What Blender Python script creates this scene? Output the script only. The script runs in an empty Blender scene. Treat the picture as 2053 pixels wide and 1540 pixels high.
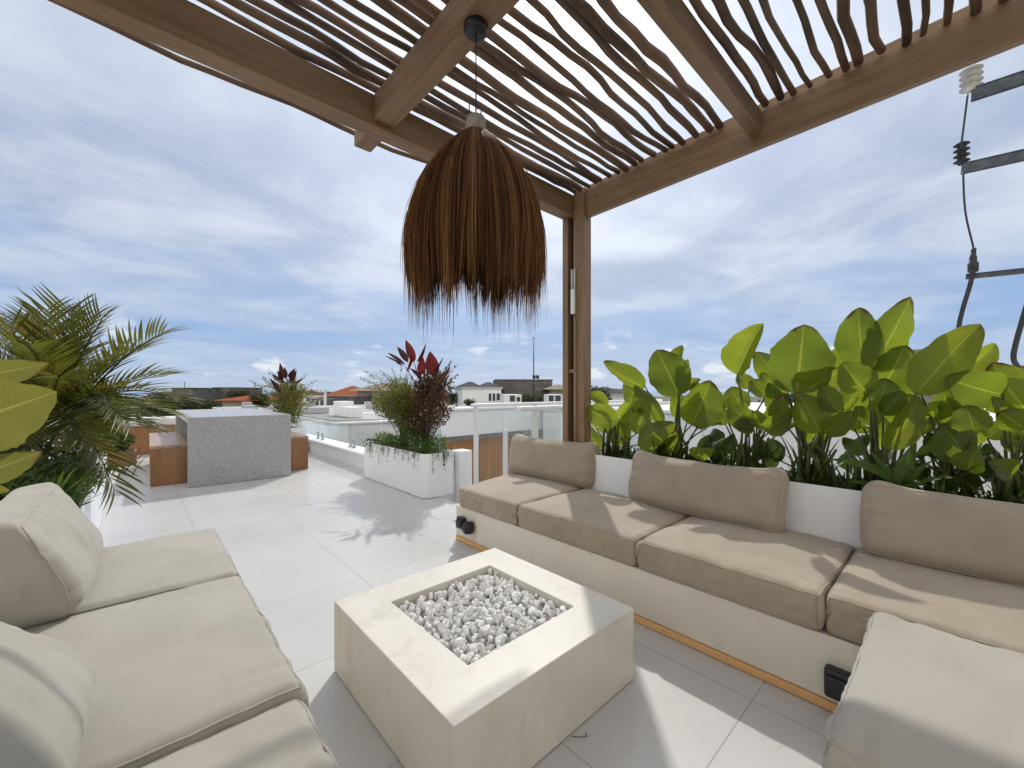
import bpy, bmesh, math, random
from mathutils import Vector, Matrix, noise, Euler

# ------------------------------------------------------------------ camera, sky, sun, exposure
S = bpy.context.scene
COL = S.collection
PI = math.pi
H = 1.15                                   # eye height above the terrace
YAW = math.radians(47.5)                   # heading of the view, anticlockwise from +X
FW = Vector((math.cos(YAW), math.sin(YAW), 0)); RT = Vector((math.sin(YAW), -math.cos(YAW), 0))
FPX, CX, HY = 825.0, 1026.5, 785.0         # focal length / principal column / horizon of the survey

cam_d = bpy.data.cameras.new('camera'); cam = bpy.data.objects.new('camera', cam_d); COL.objects.link(cam)
cam.location = (0, 0, H); cam.rotation_euler = (PI/2, 0, YAW - PI/2)
cam_d.sensor_width = 36; cam_d.lens = FPX/2053*36; cam_d.shift_y = 15/2053
cam_d.clip_start = 0.02; cam_d.clip_end = 30000
S.camera = cam

SUN_EL = math.radians(47.0)
sd = (FW + 0.068*RT).normalized()
SUN_DIR = Vector((sd.x*math.cos(SUN_EL), sd.y*math.cos(SUN_EL), math.sin(SUN_EL)))
sun_d = bpy.data.lights.new('sun', 'SUN'); sun = bpy.data.objects.new('sun', sun_d); COL.objects.link(sun)
sun_d.energy = 2.4; sun_d.angle = math.radians(1.0); sun_d.color = (1.0, 0.965, 0.91)
sun.rotation_euler = (-SUN_DIR).to_track_quat('-Z', 'Y').to_euler()

S.view_settings.view_transform = 'Standard'; S.view_settings.look = 'None'
S.view_settings.gamma = 1; S.view_settings.exposure = 0.0; S.view_settings.use_curve_mapping = False
S.cycles.max_bounces = 8; S.cycles.transparent_max_bounces = 24
S.cycles.sample_clamp_indirect = 6

class NT:
    """small node-graph writer"""
    def __init__(s, tree):
        s.t = tree; s.t.nodes.clear()
    def n(s, kind, **kw):
        d = s.t.nodes.new(kind)
        for k, v in kw.items(): setattr(d, k, v)
        return d
    def set(s, sock, v):
        if hasattr(v, 'is_output') or isinstance(v, bpy.types.NodeSocket): s.t.links.new(v, sock)
        elif v is not None:
            if hasattr(sock, 'default_value') and sock.type == 'RGBA' and len(v) == 3: v = (*v, 1)
            sock.default_value = v
    def math(s, op, a, b=None, c=None, clamp=False):
        d = s.n('ShaderNodeMath', operation=op, use_clamp=clamp)
        s.set(d.inputs[0], a)
        if b is not None: s.set(d.inputs[1], b)
        if c is not None: s.set(d.inputs[2], c)
        return d.outputs[0]
    def vmath(s, op, a, b=None):
        d = s.n('ShaderNodeVectorMath', operation=op); s.set(d.inputs[0], a)
        if b is not None: s.set(d.inputs[1], b)
        return d
    def mix(s, f, a, b, mode='MIX'):
        d = s.n('ShaderNodeMix', data_type='RGBA', blend_type=mode)
        s.set(d.inputs[0], f); s.set(d.inputs[6], a); s.set(d.inputs[7], b)
        return d.outputs[2]
    def noise(s, vec, scale, detail=4, rough=.55, dist=0.0):
        d = s.n('ShaderNodeTexNoise'); s.set(d.inputs['Vector'], vec)
        d.inputs['Scale'].default_value = scale; d.inputs['Detail'].default_value = detail
        d.inputs['Roughness'].default_value = rough; d.inputs['Distortion'].default_value = dist
        return d.outputs['Fac']
    def ramp(s, f, *stops):
        d = s.n('ShaderNodeValToRGB'); e = d.color_ramp.elements
        while len(e) < len(stops): e.new(.5)
        for el, (p, c) in zip(e, stops):
            el.position = p; el.color = (c, c, c, 1) if not hasattr(c, '__len__') else (*c[:3], 1)
        s.set(d.inputs[0], f); return d.outputs[0]
    def smooth(s, v, a, b, lo=0.0, hi=1.0):
        d = s.n('ShaderNodeMapRange', interpolation_type='SMOOTHSTEP'); s.set(d.inputs[0], v)
        for i, q in enumerate((a, b, lo, hi)): d.inputs[i+1].default_value = q
        return d.outputs[0]
    def scale(s, vec, k):
        return s.vmath('MULTIPLY', vec, k).outputs[0]

def build_world():
    w = bpy.data.worlds.new('World'); S.world = w; w.use_nodes = True
    g = NT(w.node_tree)
    out = g.n('ShaderNodeOutputWorld'); bg = g.n('ShaderNodeBackground')
    sky = g.n('ShaderNodeTexSky', sky_type='NISHITA', sun_disc=False)
    sky.sun_elevation = SUN_EL; sky.sun_rotation = math.atan2(SUN_DIR.x, SUN_DIR.y)
    sky.air_density = 1.0; sky.dust_density = 1.2; sky.ozone_density = 1.5
    tc = g.n('ShaderNodeTexCoord').outputs['Generated']
    d = g.vmath('NORMALIZE', tc).outputs[0]
    sp = g.n('ShaderNodeSeparateXYZ'); g.set(sp.inputs[0], d)
    z = g.math('MAXIMUM', sp.outputs[2], 0.0)
    zz = g.math('ADD', z, 0.10)
    px = g.math('DIVIDE', sp.outputs[0], zz); py = g.math('DIVIDE', sp.outputs[1], zz)
    cb = g.n('ShaderNodeCombineXYZ'); g.set(cb.inputs[0], px); g.set(cb.inputs[1], py)
    # streaked sheet of cloud drifting across: stretched along a heading
    mp = g.n('ShaderNodeMapping'); g.set(mp.inputs[0], cb.outputs[0])
    mp.inputs['Rotation'].default_value = (0, 0, math.radians(-52)); mp.inputs['Scale'].default_value = (0.60, 0.95, 1)
    n1 = g.noise(mp.outputs[0], 0.75, 7, .55, .25)
    n2 = g.noise(cb.outputs[0], 1.25, 7, .55, .3)
    n3 = g.noise(g.scale(mp.outputs[0], (1, 1, 1)), 4.2, 6, .6, .2)
    thick = g.math('ADD', g.math('MULTIPLY', n1, .66), g.math('ADD', g.math('MULTIPLY', n2, .26), g.math('MULTIPLY', n3, .08)))
    cover = g.smooth(g.math('ADD', thick, g.smooth(sp.outputs[2], .16, .42, 0, .13)), .36, .54)
    # cloud body: pale to grey-blue by thickness
    body = g.mix(g.smooth(n2, .36, .66), (4.2, 5.0, 6.7), (7.0, 7.6, 8.6))
    body = g.mix(g.smooth(n1, .54, .70), body, (3.8, 4.6, 6.3))
    blue = g.mix(.55, g.scale(sky.outputs[0], (1.15, 1.15, 1.15)), (2.7, 4.3, 7.4))
    c = g.mix(g.math('MULTIPLY', cover, .9), blue, body)
    # bluer, thinner band low over the sea, paler just at the horizon
    low = g.math('MULTIPLY', g.smooth(sp.outputs[2], .30, .10), g.smooth(sp.outputs[2], .0, .10))
    c = g.mix(g.math('MULTIPLY', low, .72), c, g.mix(g.smooth(n1, .45, .6), (2.9, 4.5, 7.4), (4.6, 5.9, 7.9)))
    c = g.mix(g.smooth(sp.outputs[2], .14, -.01, 0, .72), c, (5.0, 6.2, 8.0))
    # small heaps of cumulus close to the horizon
    az = g.n('ShaderNodeMapping'); g.set(az.inputs[0], d); az.inputs['Scale'].default_value = (1, 1, 2.3)
    n4 = g.noise(az.outputs[0], 7.5, 6, .55, .1)
    band = g.math('MULTIPLY', g.smooth(sp.outputs[2], .012, .04), g.smooth(sp.outputs[2], .17, .07))
    cum = g.math('MULTIPLY', g.smooth(n4, .56, .64), band)
    c = g.mix(g.math('MULTIPLY', cum, .8), c, (8.6, 8.9, 9.2))
    # added warm-white fill in the unseen sky opposite the sun, lifting the shade
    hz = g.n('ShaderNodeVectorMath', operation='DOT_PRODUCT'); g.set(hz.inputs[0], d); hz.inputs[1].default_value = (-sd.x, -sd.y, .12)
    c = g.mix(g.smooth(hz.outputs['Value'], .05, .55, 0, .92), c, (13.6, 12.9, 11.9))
    # bright veil of cloud round the sun
    dt = g.n('ShaderNodeVectorMath', operation='DOT_PRODUCT'); g.set(dt.inputs[0], d); dt.inputs[1].default_value = SUN_DIR
    ca = g.math('MAXIMUM', dt.outputs['Value'], 0.0)
    glow = g.math('ADD', g.math('MULTIPLY', g.math('POWER', ca, 9.0), 5.5), g.math('MULTIPLY', g.math('POWER', ca, 90.0), 28.0))
    gl = g.scale((1.0, .98, .95), g.n('ShaderNodeCombineXYZ').outputs[0])
    v = g.n('ShaderNodeCombineXYZ')
    for i, k in enumerate((1.0, .985, .95)): g.set(v.inputs[i], g.math('MULTIPLY', glow, k))
    c = g.vmath('ADD', c, v.outputs[0]).outputs[0]
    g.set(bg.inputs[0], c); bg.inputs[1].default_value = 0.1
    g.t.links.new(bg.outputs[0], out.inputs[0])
build_world()

# ------------------------------------------------------------------ survey: photo measurements -> metres
def at_x(x, y, X):
    u = (x-CX)/FPX; Z = X/(FW.x + u*RT.x)
    return Vector((X, Z*(FW.y + u*RT.y), H + (HY-y)/FPX*Z))
def at_z(x, y, Z):
    u = (x-CX)/FPX
    return Vector((Z*(FW.x+u*RT.x), Z*(FW.y+u*RT.y), H + (HY-y)/FPX*Z))
def dep(p): return p[0]*FW.x + p[1]*FW.y

# ------------------------------------------------------------------ materials
MATS = {}
def mat(name):
    m = bpy.data.materials.new(name); m.use_nodes = True; MATS[name] = m
    g = NT(m.node_tree); o = g.n('ShaderNodeOutputMaterial'); p = g.n('ShaderNodeBsdfPrincipled')
    g.t.links.new(p.outputs[0], o.inputs[0]); return m, g, p, o
def bump(g, p, h, strength, dist=.01):
    b = g.n('ShaderNodeBump'); b.inputs['Strength'].default_value = strength; b.inputs['Distance'].default_value = dist
    g.set(b.inputs['Height'], h); g.t.links.new(b.outputs[0], p.inputs['Normal'])
def simple(name, c1, c2, scale=5, rough=.6, bs=.1, bscale=60, bdist=.004, detail=5, metallic=0, stretch=None, spec=None):
    m, g, p, o = mat(name)
    oc = g.n('ShaderNodeTexCoord').outputs['Object']
    if stretch: oc = g.scale(oc, stretch)
    n = g.noise(oc, scale, detail, .6)
    g.set(p.inputs['Base Color'], g.mix(g.smooth(n, .3, .7), c1, c2))
    p.inputs['Roughness'].default_value = rough; p.inputs['Metallic'].default_value = metallic
    if spec is not None: p.inputs['Specular IOR Level'].default_value = spec
    if bs: bump(g, p, g.noise(oc, bscale, 4, .6), bs, bdist)
    return m
M = MATS
simple('white_render', (.80, .82, .85), (.85, .865, .885), 3, .65, .12, 45, .003)
simple('white_paint', (.78, .79, .80), (.82, .82, .82), 2, .4, 0)
simple('far_white', (.70, .71, .72), (.80, .80, .80), .6, .8, 0)
simple('far_pale', (.36, .37, .37), (.46, .46, .45), .5, .85, 0, spec=.1)
simple('thatch', (.20, .17, .13), (.30, .26, .20), 2, .95, 0, spec=.05)
simple('far_cream', (.34, .29, .23), (.46, .40, .33), .6, .8, 0)
simple('far_grey', (.10, .095, .09), (.17, .16, .15), .8, .85, 0)
simple('slate_roof', (.055, .058, .066), (.09, .095, .105), 1.2, .95, 0, spec=.05)
simple('red_tile', (.20, .055, .028), (.34, .11, .055), 3, .95, .3, 9, .05, stretch=(1, 1, 3), spec=.05)
simple('dark_glass', (.02, .03, .035), (.05, .06, .07), .6, .15, 0)
simple('stick_bark', (.060, .035, .023), (.21, .13, .078), 9, .7, .5, 40, .004, stretch=(.25, 1, 1))
def mat_beam(name, st):
    m, g, p, o = mat(name)
    oc = g.n('ShaderNodeTexCoord').outputs['Object']; gr = g.scale(oc, st)
    n = g.noise(gr, 26, 8, .65, .6); n2 = g.noise(oc, 2.2, 4, .6); n3 = g.noise(gr, 90, 3, .6)
    vo = g.n('ShaderNodeTexVoronoi'); g.set(vo.inputs['Vector'], g.scale(gr, (1.6, 1.6, 1.6))); vo.inputs['Scale'].default_value = 1.6
    kn = g.smooth(vo.outputs['Distance'], .085, .03)
    c = g.mix(g.smooth(n, .3, .7), (.185, .105, .050), (.29, .185, .10))
    c = g.mix(g.math('MULTIPLY', g.smooth(n2, .35, .7), .45), c, (.30, .20, .115))
    c = g.mix(g.math('MULTIPLY', g.smooth(n3, .60, .72), .35), c, (.09, .05, .025))
    c = g.mix(g.math('MULTIPLY', kn, .7), c, (.07, .035, .018))
    g.set(p.inputs['Base Color'], c); p.inputs['Roughness'].default_value = .55
    bump(g, p, g.math('ADD', n, g.math('MULTIPLY', n3, .5)), .22, .002)
mat_beam('beam_wood_x', (.06, 1, 1)); mat_beam('beam_wood_y', (1, .06, 1)); mat_beam('beam_wood', (1, 1, .06))
simple('black_plastic', (.010, .011, .013), (.016, .017, .02), 20, .38, .05, 200, .001)
simple('black_rubber', (.012, .012, .013), (.02, .02, .02), 20, .5, 0)
simple('galvanised', (.05, .06, .075), (.10, .115, .135), 12, .5, .1, 50, .002, metallic=.5)
simple('porcelain', (.45, .43, .38), (.6, .58, .52), 10, .3, 0)
simple('steel', (.35, .35, .36), (.45, .45, .46), 10, .25, 0, metallic=1)
simple('pine_strip', (.72, .40, .16), (.82, .50, .22), 7, .5, .1, 50, .002, stretch=(1, .15, 1))
simple('teak', (.21, .095, .035), (.34, .17, .075), 7, .5, .15, 40, .002, stretch=(1, 1, .12))
simple('teak_top', (.30, .20, .14), (.42, .30, .22), 7, .35, .15, 40, .002, stretch=(1, .12, 1))
simple('wood_cladding', (.40, .18, .07), (.54, .27, .11), 5, .6, .15, 30, .003, stretch=(3, 3, .15))
simple('soil', (.035, .024, .016), (.075, .055, .035), 18, .95, .8, 40, .02)
simple('land_green', (.05, .065, .03), (.16, .14, .10), .03, .95, 0)
simple('sea', (.10, .20, .30), (.14, .25, .36), .02, .25, .2, .6, .2)
simple('twig', (.06, .045, .03), (.12, .09, .06), 20, .8, .3, 60, .003)
simple('stalk_green', (.045, .06, .014), (.10, .12, .03), 14, .55, 0)
simple('woven_cap', (.26, .22, .17), (.38, .33, .27), 30, .85, .5, 220, .002)
simple('stone', (.70, .69, .67), (.90, .89, .87), 30, .85, .7, 90, .006)
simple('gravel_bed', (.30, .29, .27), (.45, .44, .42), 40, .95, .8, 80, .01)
simple('cement_pale', (.60, .58, .53), (.70, .68, .64), 4, .5, .2, 30, .002)

def mat_floor():
    m, g, p, o = mat('terrace_tile')
    oc = g.n('ShaderNodeTexCoord').outputs['Object']
    sp = g.n('ShaderNodeSeparateXYZ'); g.set(sp.inputs[0], oc)
    def line(v, off, pitch):
        f = g.math('FRACT', g.math('DIVIDE', g.math('ADD', v, 20*pitch-off), pitch))
        d = g.math('MULTIPLY', g.math('MINIMUM', f, g.math('SUBTRACT', 1.0, f)), pitch)
        return g.smooth(d, .0028, .0012)
    ln = g.math('MAXIMUM', line(sp.outputs[0], 1.03, .665), line(sp.outputs[1], .525, .6583))
    n = g.noise(oc, 1.3, 5, .5, .3); n2 = g.noise(oc, 14, 5, .65)
    c = g.mix(g.smooth(n, .2, .8), (.55, .538, .52), (.60, .588, .57))
    c = g.mix(g.math('MULTIPLY', g.smooth(n2, .4, .8), .16), c, (.50, .49, .48))
    n4 = g.noise(oc, 3.5, 6, .6, .3); c = g.mix(g.math('MULTIPLY', g.smooth(n4, .45, .85), .14), c, (.44, .42, .39))
    c = g.mix(g.math('MULTIPLY', ln, .8), c, (.28, .27, .26))
    g.set(p.inputs['Base Color'], c)
    g.set(p.inputs['Roughness'], g.smooth(n, .2, .8, .24, .38))
    p.inputs['Specular IOR Level'].default_value = .42
    bump(g, p, g.math('SUBTRACT', g.math('MULTIPLY', g.noise(oc, 3.2, 4, .5), .25), ln), .12, .004)
mat_floor()

def mat_concrete(name, a, b, warm):
    m, g, p, o = mat(name)
    oc = g.n('ShaderNodeTexCoord').outputs['Object']
    n = g.noise(oc, 2.4, 8, .62, .5); n2 = g.noise(g.scale(oc, (1, 1, .25)), 9, 6, .65); n3 = g.noise(oc, 55, 4, .6); n5 = g.noise(oc, 5.5, 9, .75, .8)
    c = g.mix(g.smooth(n, .32, .68), a, b)
    c = g.mix(g.math('MULTIPLY', g.smooth(n2, .52, .72), .55), c, warm)
    c = g.mix(g.math('MULTIPLY', g.smooth(n5, .60, .72), .22), c, tuple(x*.55 for x in warm))
    c = g.mix(g.math('MULTIPLY', g.smooth(n3, .66, .74), .25), c, (.22, .2, .17))
    g.set(p.inputs['Base Color'], c); g.set(p.inputs['Roughness'], g.smooth(n, .3, .7, .38, .6))
    bump(g, p, g.math('ADD', n3, g.math('MULTIPLY', n2, .8)), .14, .003)
mat_concrete('pit_concrete', (.60, .565, .485), (.70, .665, .59), (.54, .475, .35))
mat_concrete('bench_concrete', (.70, .655, .555), (.78, .735, .635), (.60, .54, .44))

def mat_terrazzo():
    m, g, p, o = mat('grey_terrazzo')
    oc = g.n('ShaderNodeTexCoord').outputs['Object']
    v = g.n('ShaderNodeTexVoronoi'); g.set(v.inputs['Vector'], oc); v.inputs['Scale'].default_value = 120
    hs = g.n('ShaderNodeSeparateColor'); g.set(hs.inputs[0], v.outputs['Color'])
    n = g.noise(oc, 3, 5, .6)
    c = g.ramp(hs.outputs[0], (0, .17), (.35, .30), (.7, .44), (1, .62))
    c = g.mix(.6, c, g.mix(n, (.33, .325, .32), (.45, .44, .43)))
    g.set(p.inputs['Base Color'], c); p.inputs['Roughness'].default_value = .27
    bump(g, p, hs.outputs[1], .06, .002)
mat_terrazzo()

def mat_fabric(name, a, b):
    m, g, p, o = mat(name)
    oc = g.n('ShaderNodeTexCoord').outputs['Object']
    n = g.noise(oc, 3.5, 6, .6, .4); n2 = g.noise(oc, 420, 2, .5); n3 = g.noise(oc, 12, 5, .6, 1.0)
    st = g.noise(oc, 5.0, 4, .7, 1.6)
    c = g.mix(g.smooth(n, .3, .7), a, b)
    c = g.mix(g.math('MULTIPLY', g.smooth(st, .62, .72), .28), c, tuple(x*.72 for x in a))
    c = g.mix(g.math('MULTIPLY', n2, .18), c, tuple(x*.8 for x in a))
    g.set(p.inputs['Base Color'], c); p.inputs['Roughness'].default_value = .82
    p.inputs['Sheen Weight'].default_value = .25; p.inputs['Sheen Roughness'].default_value = .5
    p.inputs['Specular IOR Level'].default_value = .25
    bump(g, p, g.math('ADD', g.math('MULTIPLY', n2, .05), g.math('MULTIPLY', n3, .8)), .32, .006)
mat_fabric('beige_canvas', (.375, .345, .285), (.435, .402, .337))
mat_fabric('shaded_canvas', (.345, .282, .205), (.405, .338, .258))  # the beige canvas again, with the planter bench's shade put into its colour
mat_fabric('taupe_canvas', (.34, .275, .205), (.395, .33, .255))

def mat_leaf(name, top, under, trans, tmix=.5, gloss=.42, var=.35, vein=True, edge=None):
    m, g, p, o = mat(name)
    uv = g.n('ShaderNodeTexCoord').outputs['UV']; oc = g.n('ShaderNodeTexCoord').outputs['Object']
    sp = g.n('ShaderNodeSeparateXYZ'); g.set(sp.inputs[0], uv)
    oi = g.n('ShaderNodeObjectInfo').outputs['Random']
    n = g.noise(oc, 9, 5, .6)
    c = g.mix(g.smooth(n, .3, .7), top, under)
    t = g.mix(g.smooth(n, .3, .7), trans, tuple(x*.78 for x in trans))
    dk = g.math('MULTIPLY', oi, var)
    c = g.mix(dk, c, tuple(x*.35 for x in top)); t = g.mix(dk, t, tuple(x*q for x, q in zip(trans, (.45, .7, .8))))
    yl = g.math('FRACT', g.math('MULTIPLY', oi, 7.31))
    t = g.mix(g.math('MULTIPLY', g.smooth(yl, .6, 1.0), .3), t, (trans[0]*1.15, trans[1]*.92, trans[2]))
    h = None
    if vein:
        side = g.math('ABSOLUTE', g.math('SUBTRACT', sp.outputs[0], .5))
        sl = g.math('SINE', g.math('MULTIPLY', g.math('SUBTRACT', sp.outputs[1], g.math('MULTIPLY', side, .45)), 150.0))
        rib = g.smooth(side, .026, .008)
        c = g.mix(g.math('MULTIPLY', rib, .6), c, tuple(min(1, x*2.2) for x in top))
        t = g.mix(g.math('MULTIPLY', g.smooth(sl, .2, 1.0), .38), t, tuple(x*.6 for x in trans))
        t = g.mix(g.math('MULTIPLY', rib, .8), t, (min(1, trans[0]*1.5), min(1, trans[1]*1.35), trans[2]*2.5))
        h = g.math('ADD', g.math('MULTIPLY', sl, .25), rib)
    if edge:
        e = g.math('ADD', g.math('MULTIPLY', sp.outputs[1], 1.0), g.math('MULTIPLY', g.math('ABSOLUTE', g.math('SUBTRACT', sp.outputs[0], .5)), .35))
        e = g.math('ADD', e, g.math('MULTIPLY', g.math('SUBTRACT', n, .5), .5))
        f = g.math('MULTIPLY', g.smooth(e, .95, 1.08), g.smooth(oi, .15, .5))
        sp_ = g.noise(oc, 17, 5, .6, .6); f = g.math('MAXIMUM', f, g.math('MULTIPLY', g.smooth(sp_, .655, .70), g.smooth(yl, .35, .6)))
        c = g.mix(f, c, edge); t = g.mix(f, t, edge)
    g.set(p.inputs['Base Color'], c); p.inputs['Roughness'].default_value = gloss
    p.inputs['Specular IOR Level'].default_value = .35
    if h: bump(g, p, h, .25, .002)
    tr = g.n('ShaderNodeBsdfTranslucent'); g.set(tr.inputs[0], t)
    ms = g.n('ShaderNodeMixShader'); ms.inputs[0].default_value = tmix
    g.t.links.new(p.outputs[0], ms.inputs[1]); g.t.links.new(tr.outputs[0], ms.inputs[2]); g.t.links.new(ms.outputs[0], o.inputs[0])
mat_leaf('paddle_leaf', (.070, .105, .016), (.10, .135, .026), (.45, .51, .035), .52, .32, .6, True, (.12, .06, .015))
mat_leaf('yellow_leaf', (.15, .14, .03), (.19, .17, .04), (.32, .315, .05), .42, .4, .3, True, (.16, .08, .02))
mat_leaf('palm_leaf', (.050, .060, .014), (.10, .10, .025), (.24, .23, .03), .42, .38, .4, False)
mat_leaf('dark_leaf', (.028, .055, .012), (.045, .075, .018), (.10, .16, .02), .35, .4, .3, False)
mat_leaf('shrub_leaf', (.11, .115, .025), (.19, .18, .05), (.36, .36, .06), .4, .5, .3, False)
mat_leaf('fresh_leaf', (.05, .10, .015), (.08, .14, .025), (.20, .32, .03), .4, .45, .3, False)
mat_leaf('red_leaf', (.11, .010, .011), (.06, .008, .010), (.30, .022, .02), .4, .35, .3, True)
mat_leaf('maroon_leaf', (.035, .010, .012), (.06, .016, .016), (.12, .02, .02), .3, .38, .3, True)
mat_leaf('copper_leaf', (.12, .060, .030), (.07, .038, .020), (.25, .13, .055), .35, .5, .3, False)
mat_leaf('tree_leaf', (.03, .045, .015), (.06, .075, .03), (.08, .10, .03), .3, .7, .3, False)

def mat_fringe():
    m, g, p, o = mat('straw_fibre')
    at = g.n('ShaderNodeAttribute', attribute_name='strand').outputs['Fac']
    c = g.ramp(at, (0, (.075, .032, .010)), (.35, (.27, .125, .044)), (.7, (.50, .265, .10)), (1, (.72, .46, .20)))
    g.set(p.inputs['Base Color'], c); p.inputs['Roughness'].default_value = .6
    tr = g.n('ShaderNodeBsdfTranslucent'); g.set(tr.inputs[0], g.mix(.5, c, (.50, .24, .08)))
    ms = g.n('ShaderNodeMixShader'); ms.inputs[0].default_value = .5
    g.t.links.new(p.outputs[0], ms.inputs[1]); g.t.links.new(tr.outputs[0], ms.inputs[2]); g.t.links.new(ms.outputs[0], o.inputs[0])
mat_fringe()

def mat_glass():
    m, g, p, o = mat('clear_glass')
    tr = g.n('ShaderNodeBsdfTransparent'); tr.inputs[0].default_value = (.965, .985, .98, 1)
    gl = g.n('ShaderNodeBsdfGlossy'); gl.inputs['Roughness'].default_value = .03; gl.inputs[0].default_value = (.9, .95, .97, 1)
    fr = g.n('ShaderNodeFresnel'); fr.inputs[0].default_value = 1.45
    ms = g.n('ShaderNodeMixShader'); g.set(ms.inputs[0], g.math('MINIMUM', g.math('MULTIPLY', fr.outputs[0], .5), .25))
    g.t.links.new(tr.outputs[0], ms.inputs[1]); g.t.links.new(gl.outputs[0], ms.inputs[2]); g.t.links.new(ms.outputs[0], o.inputs[0])
mat_glass()

# ------------------------------------------------------------------ mesh helpers
class MB:
    def __init__(s): s.v = []; s.f = []; s.uv = {}; s.at = []
    def box(s, x0, x1, y0, y1, z0, z1, mtx=None):
        b = len(s.v)
        for z in (z0, z1):
            for x, y in ((x0, y0), (x1, y0), (x1, y1), (x0, y1)):
                p = Vector((x, y, z)); s.v.append(mtx @ p if mtx else p)
        for q in ((3, 2, 1, 0), (4, 5, 6, 7), (0, 1, 5, 4), (1, 2, 6, 5), (2, 3, 7, 6), (3, 0, 4, 7)): s.f.append([b+i for i in q])
        return s
    def poly(s, pts):
        b = len(s.v); s.v += [Vector(p) for p in pts]; s.f.append(list(range(b, b+len(pts)))); return s
    def tube(s, pts, rad, n=6, cap=True, at=None):
        pts = [Vector(p) for p in pts]; k = len(pts)
        if not hasattr(rad, '__len__'): rad = [rad]*k
        b = len(s.v); prev = None
        for i, p in enumerate(pts):
            t = (pts[min(i+1, k-1)]-pts[max(i-1, 0)])
            if t.length < 1e-9: t = Vector((0, 0, 1))
            t.normalize()
            if prev is None:
                a = Vector((0, 0, 1)) if abs(t.z) < .9 else Vector((1, 0, 0)); u = t.cross(a).normalized()
            else: u = (prev - t*prev.dot(t)).normalized()
            prev = u; w = t.cross(u)
            for j in range(n):
                an = 2*PI*j/n; s.v.append(p + (u*math.cos(an)+w*math.sin(an))*rad[i])
                if at is not None: s.at.append(at)
        for i in range(k-1):
            for j in range(n):
                s.f.append([b+i*n+j, b+i*n+(j+1) % n, b+(i+1)*n+(j+1) % n, b+(i+1)*n+j])
        if cap:
            s.f.append([b+j for j in reversed(range(n))]); s.f.append([b+(k-1)*n+j for j in range(n)])
        return s
    def lathe(s, prof, n=24, c=(0, 0, 0)):
        b = len(s.v); c = Vector(c)
        for r, z in prof:
            for j in range(n):
                a = 2*PI*j/n; s.v.append(c+Vector((r*math.cos(a), r*math.sin(a), z)))
        for i in range(len(prof)-1):
            for j in range(n):
                s.f.append([b+i*n+j, b+i*n+(j+1) % n, b+(i+1)*n+(j+1) % n, b+(i+1)*n+j])
        s.f.append([b+j for j in reversed(range(n))]); s.f.append([b+(len(prof)-1)*n+j for j in range(n)])
        return s
    def build(s, name, m, parent=None, smooth=False, bev=0, seg=2):
        me = bpy.data.meshes.new(name); me.from_pydata([tuple(v) for v in s.v], [], s.f)
        if s.uv:
            l = me.uv_layers.new(name='UVMap')
            for li, lp in enumerate(me.loops): l.data[li].uv = s.uv.get(lp.vertex_index, (0, 0))
        if s.at:
            a = me.attributes.new('strand', 'FLOAT', 'POINT'); a.data.foreach_set('value', s.at)
        me.materials.append(M[m])
        if smooth: me.polygons.foreach_set('use_smooth', [True]*len(me.polygons))
        me.validate(); me.update()
        o = bpy.data.objects.new(name, me); COL.objects.link(o)
        if parent: o.parent = parent; o.matrix_parent_inverse = parent_inv(parent)
        if bev:
            md = o.modifiers.new('edge', 'BEVEL'); md.width = bev; md.segments = seg; md.limit_method = 'ANGLE'
            md.angle_limit = math.radians(40); md.harden_normals = False
        return o
def parent_inv(p):
    m = p.matrix_parent_inverse.copy() if p.parent else Matrix()
    q = p; w = Matrix()
    while q: w = (q.matrix_parent_inverse @ q.matrix_basis) @ w if False else q.matrix_parent_inverse.copy() @ q.matrix_basis @ w if q.parent is None else w; q = q.parent
    return w.inverted() if p.parent is None else Matrix()
def thing(name, label, cat, loc=(0, 0, 0), group=None):
    o = bpy.data.objects.new(name, None); COL.objects.link(o); o.location = loc; o.empty_display_size = .1
    return tag(o, label, cat, group)
def tag(o, label, cat, group=None, kind=None):
    if label: o['label'] = label
    if cat: o['category'] = cat
    if group: o['group'] = group
    if kind: o['kind'] = kind
    return o
def struct(o): o['kind'] = 'structure'; return o

def blade(mb, base, tip, width, nrm, fold=.25, droop=0.0, nu=10, nv=6, profile='paddle', wave=0.0, seed=0, twist=0.0, edge=0.0):
    """leaf blade: midrib from base to tip, width across, folded along the rib, arched by droop"""
    base, tip = Vector(base), Vector(tip); L = (tip-base).length; ax = (tip-base).normalized()
    nrm = Vector(nrm); nrm = (nrm - ax*nrm.dot(ax)).normalized(); side = ax.cross(nrm)
    b = len(mb.v)
    for i in range(nu+1):
        t = i/nu
        if profile == 'paddle': w = (math.sin(PI*min(1, t**.82)))**.62*(1-.18*t) if 0 < t < 1 else 0
        elif profile == 'lance': w = (math.sin(PI*t**.7))**.9 if 0 < t < 1 else 0
        else: w = (1-t)**.6*min(1, t*8+.3)
        mid = base + ax*(L*t) + nrm*(-droop*L*(4*t*(1-t))*-1)
        a = twist*t; sd = side*math.cos(a) + nrm*math.sin(a); nn = nrm*math.cos(a) - side*math.sin(a)
        jag = [1+edge*(noise.noise((t*7, seed*1.7, sg*3.1))+.6*noise.noise((t*19, seed*2.3, sg*5.7))) for sg in (-1, 1)]
        for j in range(nv+1):
            q = 2*j/nv-1
            off = sd*(q*w*width*.5*(jag[0] if q < 0 else jag[1])) + nn*(abs(q)**1.3*w*width*.5*fold)
            if wave: off += nn*(wave*width*math.sin(t*9+seed+q*1.3)*abs(q)*w)
            mb.uv[len(mb.v)] = (.5+q*.5, t); mb.v.append(mid+off)
    for i in range(nu):
        for j in range(nv):
            q = b+i*(nv+1)+j; mb.f.append([q, q+1, q+nv+2, q+nv+1])

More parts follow.
